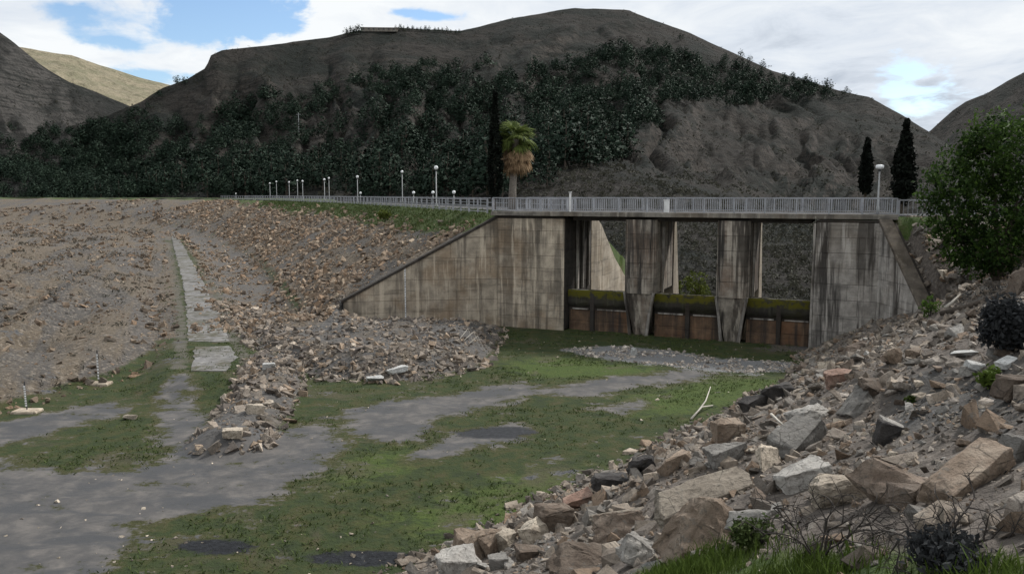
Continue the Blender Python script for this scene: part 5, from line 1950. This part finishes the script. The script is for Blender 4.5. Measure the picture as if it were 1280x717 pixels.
def stones(name, label, X, Y, size, tints, seed, sink=.42, mat=None, tilt=.5, small=False):
    rng = np.random.default_rng(seed)
    n = len(X)
    Z = height(X, Y)
    Rm = rots(n, rng, tilt)
    S = np.stack([size * rng.uniform(.8, 1.25, n), size * rng.uniform(.7, 1.1, n), size * rng.uniform(.6, 1.0, n)], 1)
    which = rng.integers(0, len(HULLS), n)
    Vs, Fs, Ts, off = [], [], [], 0
    for h in range(len(HULLS)):
        k = np.where(which == h)[0]
        if not len(k):
            continue
        V, F = (SMALL if small else HULLS)[h]
        W = V[None] * S[k][:, None, :]
        W = np.einsum('nij,nvj->nvi', Rm[k], W)
        W += np.stack([X[k], Y[k], Z[k] + size[k] * (.5 - sink) * .6], 1)[:, None, :]
        Vs.append(W.reshape(-1, 3))
        Fs.append((F[None] + (np.arange(len(k)) * len(V))[:, None, None]).reshape(-1, 3) + off)
        Ts.append(np.repeat(tints[k], len(V), 0))
        off += len(k) * len(V)
    o = link(name, mesh_np(name, np.concatenate(Vs), np.concatenate(Fs), False, np.concatenate(Ts)), mat or M['stone'])
    prop(o, label, kind='stuff')
    return o


def tint_mix(n, rng, pal, w, var=.25):
    pal = np.array(pal)
    i = rng.choice(len(pal), n, p=np.array(w) / sum(w))
    return np.clip(pal[i] * rng.uniform(1 - var, 1 + var, (n, 1)), 0, 3)


PAL_R = [(1.0, .98, .96), (1.3, 1.27, 1.22), (.6, .6, .61), (1.15, .98, .84), (.9, .96, 1.02), (1.75, 1.72, 1.65)]
def psize(n, rng, lo, hi, k=1.9):
    return np.clip(lo * (1 - rng.random(n)) ** (-1 / k), lo, hi)


rng = np.random.default_rng(500)
# right bank: small rubble everywhere, denser on the heap edge
n = 70000
X = rng.uniform(-10, 34, n); Y = rng.uniform(2.5, 52, n)
s = -line_sd(X, Y, TOE)
dz = smooth(-poly_sd(X, Y, DIRT), -1.0, 1.2)
gz = smooth(-poly_sd(X, Y, GRASSP), -.5, .3)
dens = ((s > -.6) & (s < 17)) * (.45 + .55 * smooth(9 - s, -4, 4)) * (1 - .1 * dz) * (1 - .85 * gz) * np.clip(fbm(X / 2.5, Y / 2.5, 501, 3) * 2.5 + .75, .2, 1)
u_, v_ = to_uv(X, Y)
vyl = np.interp(X, [V_IN[0], V_COR[0]], [V_IN[1], V_COR[1]])
ok = (rng.random(n) < dens) & ~((X > V_IN[0] - .5) & (X < V_TIP[0] + 1.6) & (Y > 46) & ((Y > vyl - .2) | (X > V_COR[0] - .35))) & (np.hypot(X, Y) > 3.0)
X, Y = X[ok], Y[ok]
sz = psize(len(X), rng, .05, .28, 1.6) * (0.7 + .35 * smooth(np.hypot(X, Y), 5, 30))
stones('rubble', 'loose broken rubble covering the right bank down to the reservoir bed', X, Y, sz, tint_mix(len(X), rng, PAL_R, (4, 3, 3, 2, 3, .8)), 502)
# fine gravel close by
n = 17000
X = rng.uniform(-4, 16, n); Y = rng.uniform(3.0, 22, n)
s = -line_sd(X, Y, TOE)
ok = (s > 0) & (s < 16) & (rng.random(n) < (1 - .9 * smooth(-poly_sd(X, Y, GRASSP), -.5, .3)))
X, Y = X[ok], Y[ok]
stones('gravel', 'fine stone chips between the boulders of the near bank', X, Y, psize(len(X), rng, .016, .06, 2), tint_mix(len(X), rng, PAL_R, (4, 3, 3, 2, 2, .5)), 503, small=True)
n = 5200
X = rng.uniform(0, 26, n); Y = rng.uniform(3.5, 30, n)
ok = (poly_sd(X, Y, DIRT) < .8) & (fbm(X / 1.6, Y / 1.6, 515, 3) > -.16)
X, Y = X[ok], Y[ok]
stones('rubble', 'grey stones strewn over the dirt of the right bank', X, Y, psize(len(X), rng, .022, .14, 1.5), tint_mix(len(X), rng, [(.85, .88, .9), (1.2, 1.22, 1.25), (.6, .62, .65), (1.7, 1.72, 1.72)], (4, 3, 2, .7)), 514)
# bank under the road, right
n = 5200
X = rng.uniform(23.5, 40, n); Y = rng.uniform(36, 51, n)
rr = -line_sd(X, Y, ROADR)
ok = (rr > .5) & (rr < 9) & (X > V_TIP[0] + .9)
X, Y = X[ok], Y[ok]
stones('rubble', 'grey rocks on the bank beneath the leafy tree', X, Y, psize(len(X), rng, .10, .45, 1.7), tint_mix(len(X), rng, PAL_R, (3, 2, 3, 2, 3, .8)), 504)
# embankment
PAL_D = [(.88, .77, .67), (1.08, .96, .83), (.55, .50, .45), (1.02, .82, .65), (1.45, 1.34, 1.18), (.66, .64, .61)]
n = 46000
q = rng.random(n) ** 1.6
s_ = q * 210
dd = rng.uniform(1.5, 23.0, n)
cl = np.array([np.array(along(CREST[1:], float(k)))[:2] for k in np.linspace(0, 215, 431)])
ci = np.clip((s_ / 215 * 430).astype(int), 0, 429)
tg = cl[ci + 1] - cl[ci]; tg /= np.linalg.norm(tg, axis=1, keepdims=True)
Pc = cl[ci] + np.stack([-tg[:, 1], tg[:, 0]], 1) * dd[:, None] + rng.normal(size=(n, 2)) * .3
zc = zones(Pc[:, 0], Pc[:, 1], None)
wyl = np.interp(Pc[:, 0], [W_TIP[0], W_COR[0]], [W_TIP[1], W_COR[1]])
ok = (rng.random(n) < (1 - .8 * zc['grass']) * (.30 + .70 * smooth(16 - dd, 0, 4)) * np.clip(fbm(Pc[:, 0] / 4, Pc[:, 1] / 4, 506, 4) * 3 + .65, .12, 1)) & ((Pc[:, 0] < W_TIP[0] - .6) | (Pc[:, 1] > wyl + 1.4))
X, Y = Pc[ok, 0], Pc[ok, 1]
stones('rubble', 'brown rockfill covering the upstream slope of the dam', X, Y, psize(len(X), rng, .07, .36, 1.7) * (1 + .004 * np.clip(Y - 60, 0, 200)), tint_mix(len(X), rng, PAL_D, (4, 3, 2, 3, 1.5, 2)), 505, tilt=1.0, small=True)
# rubble apron and ridge
n = 44000
X = rng.uniform(-34, 1, n); Y = rng.uniform(30, 74, n)
bs = poly_sd(X, Y, BERM); rd = np.abs(line_sd(X, Y, RIDGE))
wyl = np.interp(X, [W_TIP[0], W_COR[0], W_IN[0]], [W_TIP[1], W_COR[1], W_IN[1]])
edge_ = np.exp(-((bs + 1.2) / 1.3) ** 2)
dens = np.maximum((bs < .3) * (.50 + .5 * edge_), (rd < 1.9) * .8) * np.clip(fbm(X / 2, Y / 2, 511, 3) * 2.4 + .7, .2, 1)
ok = (rng.random(n) < dens) & ~((X > W_TIP[0]) & (Y > wyl - .3))
X, Y = X[ok], Y[ok]
PAL_G = [(.78, .78, .78), (1.0, .97, .94), (.45, .45, .47), (.95, .84, .73), (1.5, 1.48, 1.42)]
stones('rubble', 'grey rubble apron heaped at the foot of the left wing wall', X, Y, psize(len(X), rng, .06, .32, 1.6), tint_mix(len(X), rng, PAL_G, (4, 3, 4, 3, .6)), 506, small=True)
# stony plain on the left
n = 95000
X = rng.uniform(-180, -20, n); Y = 34 + rng.random(n) ** 1.5 * 250
b = line_sd(X, Y, BANK); pd = np.abs(line_sd(X, Y, PATH_C)); d = line_sd(X, Y, CREST)
px_, py_ = to_px(X, Y, 1.0)
dens = (b > -.3) * (pd > 1.9) * ((d > 20) | ((Y > 130) & (d > 3))) * np.clip(fbm(X / 4, Y / 4, 521, 4) * 3.2 + .42, .04, 1) * (px_ > -40)
dens = dens * (1 + 1.2 * np.exp(-((b - .8) / 1.2) ** 2) + .8 * np.exp(-((pd - 3) / 1.5) ** 2))
ok = rng.random(n) < dens
X, Y = X[ok], Y[ok]
stones('rubble', 'brown stones strewn over the plain left of the toe path', X, Y, psize(len(X), rng, .055, .34, 1.7) * (1 + .005 * np.clip(Y - 40, 0, 250)), tint_mix(len(X), rng, PAL_D, (4, 3, 3, 3, 1, 2)), 507, small=True, tilt=.8)
# gravel bar
n = 9000
X = rng.uniform(0, 20, n); Y = rng.uniform(44, 60, n)
ok = (poly_sd(X, Y, GRAVEL[0]) < .25 * rng.normal(size=n)) & (fbm(X / 1.5, Y / 1.5, 531, 3) > -.1)
X, Y = X[ok], Y[ok]
stones('gravel', 'pale gravel bar lying before the weir walls', X, Y, psize(len(X), rng, .05, .16, 2.2), tint_mix(len(X), rng, [(1.5, 1.55, 1.6), (2.0, 2.05, 2.1), (.8, .82, .85)], (3, 2, 3)), 508)
# light pebbles and scraps over the bed
n = 900
X = rng.uniform(-16, 16, n); Y = 20 + 38 * rng.random(n) ** 1.3
s = -line_sd(X, Y, TOE)
ok = (s < -.5) & (poly_sd(X, Y, BERM) > 0) & (rng.random(n) < np.clip(fbm(X / 4, Y / 4, 541, 3) * 3 + .5, .05, 1))
X, Y = X[ok], Y[ok]
stones('pebbles', 'scattered pale pebbles on the green reservoir bed', X, Y, psize(len(X), rng, .028, .10, 2.4), tint_mix(len(X), rng, [(2.6, 2.6, 2.5), (1.6, 1.6, 1.5), (.8, .8, .8)], (3, 3, 3)), 509)


# ------------------------------------------------------------------ single boulders
PEAK = [(-1, -1, -1), (1, -.8, -1), (1, 1, -1), (-.9, 1, -1), (-.78, -.75, -.45), (.95, -.55, -.25), (.8, .2, .35), (0.0, -.1, 1), (.34, .2, .85), (-.25, .5, .7), (-.55, .1, .25), (.1, -.85, -.2)]


def hull_of(P):
    bm = bmesh.new()
    vs_ = [bm.verts.new(p) for p in P]
    bmesh.ops.convex_hull(bm, input=vs_)
    bmesh.ops.delete(bm, geom=[v for v in bm.verts if not v.link_faces], context='VERTS')
    bmesh.ops.triangulate(bm, faces=bm.faces)
    bm.verts.index_update()
    V = np.array([v.co[:] for v in bm.verts]); F = np.array([[v.index for v in f.verts] for f in bm.faces])
    bm.free()
    return V, F


def rock_mesh(seed, n=16, box=(1, .7, .5), power=.4, cuts=2, amp=.06, bevel=.05):
    V, F = hull(seed, n, box, power) if box != 'peak' else hull_of(PEAK)
    bm = bmesh.new()
    vs_ = [bm.verts.new(p) for p in V]
    for f in F:
        bm.faces.new([vs_[i] for i in f])
    bmesh.ops.dissolve_limit(bm, angle_limit=R(14), verts=bm.verts, edges=bm.edges)
    bmesh.ops.bevel(bm, geom=list(bm.edges), offset=bevel, segments=2, profile=.6, affect='EDGES', clamp_overlap=True)
    bmesh.ops.triangulate(bm, faces=bm.faces)
    for _ in range(cuts):
        long = [e for e in bm.edges if e.calc_length() > .13]
        if long:
            bmesh.ops.subdivide_edges(bm, edges=long, cuts=1, use_grid_fill=False)
            bmesh.ops.triangulate(bm, faces=bm.faces)
    bm.normal_update()
    o = Vector((seed * 3.1, seed * 1.7, seed * .9))
    for v in bm.verts:
        k = mnoise.fractal(v.co * 1.7 + o, .8, 2.1, 4) * amp + mnoise.fractal(v.co * 5 + o, .8, 2.1, 3) * amp * .45
        v.co += v.normal * k
    me = bpy.data.meshes.new('boulder')
    bm.to_mesh(me); bm.free()
    me.polygons.foreach_set('use_smooth', [True] * len(me.polygons))
    me.set_sharp_from_angle(angle=R(38))
    return me


NAMED = []


def boulder(px, py, wpx, hpx, mat, label, seed, rz=0.0, tilt=0.0, roll=0.0, deep=.8, shape='block', name='boulder', sink=.3):
    """px,py: where its middle shows; sizes as it shows; deep: depth relative to its width"""
    g = hit(px, py + hpx * .30)
    k = math.sqrt(g[0] ** 2 + g[1] ** 2 + (g[2] - CAM_Z) ** 2) / 1000 * .98
    w, h = wpx * k / 2, hpx * k / 2
    par = {'block': (18, .42), 'slab': (20, .30), 'round': (34, .75), 'wedge': (14, .5), 'peak': (0, 0)}[shape]
    me = rock_mesh(seed, par[0], (1, 1, 1) if shape != 'peak' else 'peak', par[1], 3 if wpx > 45 else 2, .12 if shape != 'slab' else .08, .05)
    me.materials.append(M[mat])
    o = link(name, me)
    o.scale = (w * 1.08, w * deep, h * 1.12)
    o.location = (g[0], g[1] + w * deep * .25, g[2] + h * (1 - sink) * .9)
    o.rotation_euler = (roll, tilt, rz)
    prop(o, label, 'boulder' if name == 'boulder' else 'rock')
    NAMED.append((px, py, label))
    return o


B = boulder
B(884, 664, 104, 70, 'r_tan', 'big tan wedge-shaped boulder rising from the grass edge', 131, .3, .1, 0, .7, 'peak')
B(878, 630, 118, 34, 'r_pale', 'long pale cream slab lying just behind the big tan boulder', 32, .25, -.24, .2, .45, 'slab')
B(1216, 598, 106, 30, 'r_tan', 'long tan block tilted up to the right on the near bank', 33, .35, -.46, .2, .42, 'slab')
B(1114, 612, 74, 46, 'r_brown', 'rounded brown block behind the dead shrubs', 34, -.3, .42, 0, .7, 'block')
B(1050, 618, 62, 36, 'r_pale', 'pale block half hidden by the dead shrub twigs', 35, .1, -.1, 0, .7, 'block')
B(908, 570, 58, 30, 'r_grey', 'flat-topped grey slab leaning in the middle of the rubble heap', 36, .5, -.25, .1, .6, 'slab')
B(1000, 550, 74, 30, 'r_grey', 'large leaning grey slab under a second pale stone in the heap', 37, .6, -.35, .2, .55, 'slab')
B(1012, 517, 62, 32, 'r_grey', 'smooth grey block propped above the large leaning slab', 38, .4, -.3, .1, .6, 'block')
B(908, 545, 38, 36, 'r_tan', 'upright tan-streaked boulder at the edge of the heap', 39, .2, 0, .1, .8, 'block')
B(588, 688, 44, 36, 'r_tan', 'first of three pale tan boulders in a row, at the foot of the heap', 40, .2, .15, 0, .8, 'wedge')
B(610, 685, 38, 34, 'r_tan', 'middle of three pale tan boulders in a row, at the foot of the heap', 41, 1.2, -.15, .1, .8, 'wedge')
B(628, 678, 34, 26, 'r_pale', 'last of three pale tan boulders in a row, at the foot of the heap', 42, 2.2, .25, 0, .8, 'block')
B(572, 710, 54, 34, 'r_grey', 'rounded grey boulder at the bottom edge below the tan boulders', 43, .6, 0, 0, .8, 'block')
B(692, 652, 42, 38, 'r_brown', 'dark brown rounded boulder at the edge of the green bed', 44, .3, 0, 0, .9, 'round')
B(669, 667, 33, 30, 'r_pale', 'cream rounded stone leaning on the dark brown boulder', 45, .7, -.3, 0, .8, 'round')
B(644, 663, 24, 28, 'r_tan', 'small pointed tan rock standing beside the cream stone', 46, .2, .2, 0, .7, 'wedge')
B(724, 629, 36, 18, 'r_red', 'flat reddish slab on the upper edge of the lower heap', 47, .2, -.3, 0, .7, 'slab')
B(772, 664, 66, 30, 'r_brown', 'dark-sided block with a pale top in the lower heap', 48, .1, -.15, .1, .6, 'block')
B(776, 651, 68, 10, 'r_pale', 'thin pale slab capping the dark-sided block', 49, .1, -.15, .1, .5, 'slab')
B(722, 708, 72, 34, 'r_brown', 'broad brown-grey boulder at the bottom edge in the heap', 50, .3, .1, 0, .8, 'wedge')
B(800, 690, 50, 36, 'r_grey', 'dark grey leaning rock beside the big tan boulder', 51, .5, .5, 0, .7, 'wedge')
B(945, 508, 36, 24, 'r_dark', 'black rock at the water-side edge of the heap', 52, .3, -.4, 0, .9, 'round')
B(972, 492, 32, 24, 'r_dark', 'larger black rock above the first black rock at the heap edge', 53, .1, .1, 0, .9, 'block')
B(1110, 545, 32, 26, 'r_dark', 'black-shadowed rock standing among the grey stones', 54, .1, .3, 0, .6, 'block')  # the slab's black shadow is put into the rock colour
B(1119, 537, 34, 12, 'r_grey', 'pale stone lying on the black-shadowed rock', 55, -.2, .4, 0, .8, 'slab')
B(1205, 444, 26, 7, 'r_white', 'flat white slab below the dark bush', 56, .0, .0, 0, .6, 'slab')
B(1260, 456, 26, 8, 'r_white', 'white slab beside the bright green plant', 57, .5, -.2, 0, .6, 'slab')
B(1222, 460, 22, 9, 'r_white', 'white slab tilted left of the bright green plant', 58, -.3, .25, 0, .6, 'slab')
B(1213, 465, 18, 10, 'r_grey', 'pale grey stone next to the tilted white slab', 59, .3, .1, 0, .7, 'block')
B(1142, 443, 18, 12, 'r_tan', 'small orange-tan stone near the top of the heap', 60, .4, .1, 0, .8, 'block')
B(1116, 449, 18, 22, 'r_tan', 'upright tan stone near the foot of the right wall', 61, .2, 0, 0, .8, 'block')
B(1272, 488, 40, 24, 'r_brown', 'brown block cut by the right edge of the picture', 62, .1, 0, 0, .8, 'block')
B(1270, 566, 34, 30, 'r_grey', 'bluish grey boulder behind the long tan block', 63, .4, .1, 0, .8, 'round')
B(802, 585, 30, 26, 'r_dark', 'dark rounded rock at the green edge of the heap', 64, .3, 0, 0, .9, 'round')
B(765, 603, 46, 18, 'r_dark', 'flat black rock lying on the green bed beside the heap', 65, .1, .05, 0, .7, 'block')
B(1073, 505, 46, 24, 'r_grey', 'long grey stone in the upper heap', 66, .5, -.2, .1, .7, 'block')
B(1092, 487, 36, 20, 'r_brown', 'brown angular stone in the upper heap below the right wall', 67, .2, .2, .1, .8, 'wedge')
B(1048, 474, 36, 20, 'r_red', 'reddish blunt boulder by the foot of the right wall', 68, .2, .0, .1, .8, 'block')
B(960, 575, 44, 28, 'r_pale', 'pale broken block between the flat-topped slab and the leaning slab', 69, .9, .2, .1, .8, 'wedge')
B(845, 578, 42, 22, 'r_tan', 'flat tan block left of the flat-topped grey slab', 70, .3, -.2, 0, .7, 'slab')
B(1130, 625, 40, 26, 'r_brown', 'mossy brown stone behind the twigs of the dead shrub', 71, 1.1, .1, 0, .9, 'round')
B(935, 655, 44, 40, 'r_grey', 'light grey rock wedged at the right of the big tan boulder', 72, .4, .2, 0, .8, 'wedge')
B(1005, 600, 56, 30, 'r_grey', 'grey flat rock in the rubble above the dead shrub', 73, .3, -.15, 0, .8, 'block')
B(1180, 365, 12, 10, 'r_pale', 'pale stone on the bank behind the right wing wall', 74, .3, 0, 0, .8, 'block')
B(1227, 337, 20, 18, 'r_grey', 'grey boulder under the leafy tree', 75, .3, 0, 0, .8, 'block')
B(1275, 355, 24, 34, 'r_brown', 'tall brown rock at the right edge below the leafy tree', 76, .3, 0, 0, .8, 'block')
B(495, 463, 26, 10, 'r_white', 'white jagged rock at the front of the rubble apron', 77, .3, -.2, 0, .8, 'wedge')
B(468, 476, 22, 9, 'r_white', 'pale flat rock on the green at the front of the rubble apron', 78, .3, 0, 0, .8, 'slab')
B(336, 459, 14, 8, 'r_white', 'small white rock where the rubble ridge starts', 79, .3, 0, 0, .8, 'block')
B(318, 512, 24, 14, 'r_pale', 'pale rock near the end of the rubble ridge', 80, .3, .1, 0, .8, 'wedge')
B(290, 545, 22, 11, 'r_pale', 'pale low rock at the very end of the rubble ridge', 81, .3, .1, 0, .8, 'block')
B(162, 522, 14, 6, 'r_pale', 'lone pale stone on the green strip below the left bank', 82, .3, 0, 0, .8, 'block')
B(793, 441, 9, 12, 'r_white', 'round white stone at the foot of the first pier', 83, 0, 0, 0, .9, 'round')
B(620, 705, 26, 18, 'r_grey', 'small grey rock below the three tan boulders', 84, .4, .1, 0, .8, 'block')
B(660, 694, 30, 18, 'r_brown', 'brown stone between the cream stone and the lower heap', 85, .4, .1, 0, .8, 'wedge')

# medium stones of the heap, each its own object
MED = []
for i in range(14):
    me = rock_mesh(400 + i, 13 + i % 5, (1, random.uniform(.65, .95), random.uniform(.45, .7)), random.choice((.4, .5, .65)), 2, .10, .05)
    MED.append(me)
MEDM = {}
rng = np.random.default_rng(600)
tries, placed, HEAP = 0, [], []
mats = ['r_grey', 'r_brown', 'r_tan', 'r_pale', 'stone_obj']
M['stone_obj'] = rock_mat('heap_stone', ((0.155, 0.134, 0.114), (0.25, 0.22, 0.19), (0.345, 0.308, 0.268)), tint=False)
col_word = {'r_grey': 'grey', 'r_brown': 'brown', 'r_tan': 'tan', 'r_pale': 'pale', 'stone_obj': 'grey-brown'}
while len(placed) < 245 and tries < 6000:
    tries += 1
    px, py = rng.uniform(560, 1280), rng.uniform(390, 712)
    x0 = np.interp(py, [450, 717], [1020, 540])
    if px < x0 + 4:
        continue
    p_heap = math.exp(-((px - x0 - 120) / 190) ** 2) * .9 + .12
    if rng.random() > p_heap:
        continue
    g = hit(px, py)
    if poly_sd(np.array([g[0]]), np.array([g[1]]), GRASSP)[0] < .1 or -line_sd(np.array([g[0]]), np.array([g[1]]), TOE)[0] < .1 or g[1] > 46:
        continue
    dist = math.hypot(g[0], g[1])
    spx = float(np.clip(8 * (1 - rng.random()) ** (-1 / 2.4), 8, 24))
    r = spx * dist / 2000
    if any((g[0] - a) ** 2 + (g[1] - b) ** 2 < (.55 * (r + c)) ** 2 for a, b, c in placed):
        continue
    placed.append((g[0], g[1], r))
    mt = mats[rng.choice(5, p=[.28, .2, .13, .12, .27])]
    i = int(rng.integers(0, len(MED)))
    if (i, mt) not in MEDM:
        m2 = MED[i].copy(); m2.materials.clear(); m2.materials.append(M[mt]); MEDM[(i, mt)] = m2
    o = bpy.data.objects.new('stone', MEDM[(i, mt)])
    COL.objects.link(o)
    o.location = (g[0], g[1], g[2] + r * .22)
    o.scale = (r * rng.uniform(.9, 1.25), r * rng.uniform(.8, 1.1), r * rng.uniform(.7, 1.1))
    o.rotation_euler = (rng.normal() * .35, rng.normal() * .35, rng.uniform(0, 6.28))
    HEAP.append((o, px, py, col_word[mt]))

# each stone is told by its colour and by the named boulder it lies next to
SHORT = {}
for px, py, lab in NAMED:
    for cut in (' rising', ' lying', ' tilted', ' behind', ' half', ' leaning', ' under', ' propped', ' at the', ' standing', ' on the', ' in the', ' capping', ' beside', ' above', ' among', ' near', ' next', ' cut', ' between', ' wedged', ' left', ' below', ' with', ' in a'):
        if cut in lab:
            lab = lab[:lab.index(cut)]
    SHORT[(px, py)] = ' '.join(lab.split(',')[0].split()[:6])
seen = {}
for sh in SHORT.values():
    seen[sh] = seen.get(sh, 0) + 1
rel = {}
for o, px, py, cw in HEAP:
    c = min((k for k in SHORT if seen[SHORT[k]] == 1), key=lambda k: (k[0] - px) ** 2 + (k[1] - py) ** 2)
    dx, dy = px - c[0], py - c[1]
    w = ('right of' if dx > 0 else 'left of') if abs(dx) > abs(dy) else ('below' if dy > 0 else 'above')
    rel.setdefault((cw, w, c), []).append((dx * dx + dy * dy, o))
ORD = ['nearest', 'second nearest', 'third nearest', 'fourth nearest', 'fifth nearest', 'sixth nearest', 'seventh nearest', 'eighth nearest', 'ninth nearest', 'tenth nearest', 'eleventh nearest', 'twelfth nearest']
for (cw, w, c), lst in rel.items():
    lst.sort(key=lambda q: q[0])
    for i, (_, o) in enumerate(lst):
        prop(o, f'{ORD[min(i, 11)]} {cw} stone {w} the {SHORT[c]}', 'stone', 'loose stones of the rubble heap')

# ------------------------------------------------------------------ dead shrubs, driftwood
def twig_tree(mb, p, d, L, r, depth, rng, droop=.15):
    pts, rad = [p], [r]
    q = Vector(p); v = Vector(d).normalized()
    n = 5
    for i in range(n):
        v = (v + Vector(rng.normal(size=3)) * .20 + Vector((0, 0, -droop * i / n))).normalized()
        q = q + v * (L / n)
        pts.append(q.copy()); rad.append(r * (1 - .75 * (i + 1) / n))
        if depth > 0 and i >= 1:
            for _ in range(rng.integers(1, 3)):
                s = (v + Vector(rng.normal(size=3)) * .75).normalized()
                twig_tree(mb, q.copy(), s, L * rng.uniform(.35, .6), r * .55, depth - 1, rng, droop)
    mb.tube(pts, rad, 4)


def dead_shrub(px, py, Lpx, n, label, seed, fan=(-1, 1)):
    rng = np.random.default_rng(seed)
    g = hit(px, py)
    k = math.hypot(g[0], g[1]) / 1000
    E = empty('dead_shrub', tuple(g))
    prop(E, label, 'shrub', 'dead shrubs in the foreground')
    for i in range(n):
        mb = MB()
        f = fan[0] + (fan[1] - fan[0]) * (i + rng.random()) / n
        twig_tree(mb, (rng.normal() * .05, rng.normal() * .05, -.05), (f, rng.uniform(-.6, .3), rng.uniform(.35, .9)), Lpx * k * rng.uniform(.7, 1.15), .011, 2, rng, .35)
        mb.build('stem', M['twig'], E)
    return E


dead_shrub(1030, 694, 100, 6, 'tangled dead shrub with arching dark twigs before the pale block', 701, (-1.3, 1.0))
dead_shrub(1185, 694, 110, 7, 'tangled dead shrub with arching dark twigs below the long tan block', 702, (-1.6, 1.3))
bush('leafy_weed', 945, 682, 60, 34, M['weed'], 'leafy green weed clump beside the big tan boulder', 120, 8, .028, .03, 703, cat='plant')
bush('leafy_weed', 1195, 714, 110, 34, M['bushgrey'], 'dark straggly weed clump under the second dead shrub', 220, 8, .026, .035, 704, cat='plant')


def stick(name, pts, r, mat, label, cat):
    mb = MB()
    P = [hit(*p[:2]) + np.array([0, 0, p[2]]) for p in pts]
    mb.tube(P, [r * (1 - .6 * i / (len(P) - 1)) for i in range(len(P))], 6)
    o = mb.build(name, M[mat], None, True)
    prop(o, label, cat)


stick('driftwood_branch', [(864, 525, .06), (877, 515, .25), (891, 508, .05)], .06, 'driftwood', 'bleached bent branch lying on the green bed', 'branch')
stick('driftwood_branch', [(872, 516, .05), (882, 506, .2), (888, 493, .4)], .05, 'driftwood', 'bleached branch sticking up behind the bent branch', 'branch')
stick('log', [(1178, 394, .1), (1205, 388, .12), (1235, 378, .12), (1262, 366, .1)], .2, 'bark', 'fallen brown log lying along the bank below the leafy tree', 'log')
stick('plank', [(1181, 392, .28), (1190, 386, .35), (1200, 378, .45)], .11, 'driftwood', 'pale stripped branch leaning against the fallen log', 'branch')
stick('stick', [(963, 540, .35), (972, 545, .3), (980, 549, .25)], .03, 'driftwood', 'short pale stick poking from the heap', 'branch')
# driftwood arcs at the end of the apron
for i, (a, b, c) in enumerate((((575, 425, .1), (585, 420, .5), (592, 432, .1)), ((580, 428, .1), (592, 424, .5), (600, 436, .1)), ((586, 432, .1), (597, 430, .5), (607, 442, .1)))):
    stick('driftwood_branch', [a, b, c], .035, 'driftwood', ('first', 'second', 'third')[i] + ' bleached arched root, counted from the wall, at the tip of the rubble apron', 'branch')
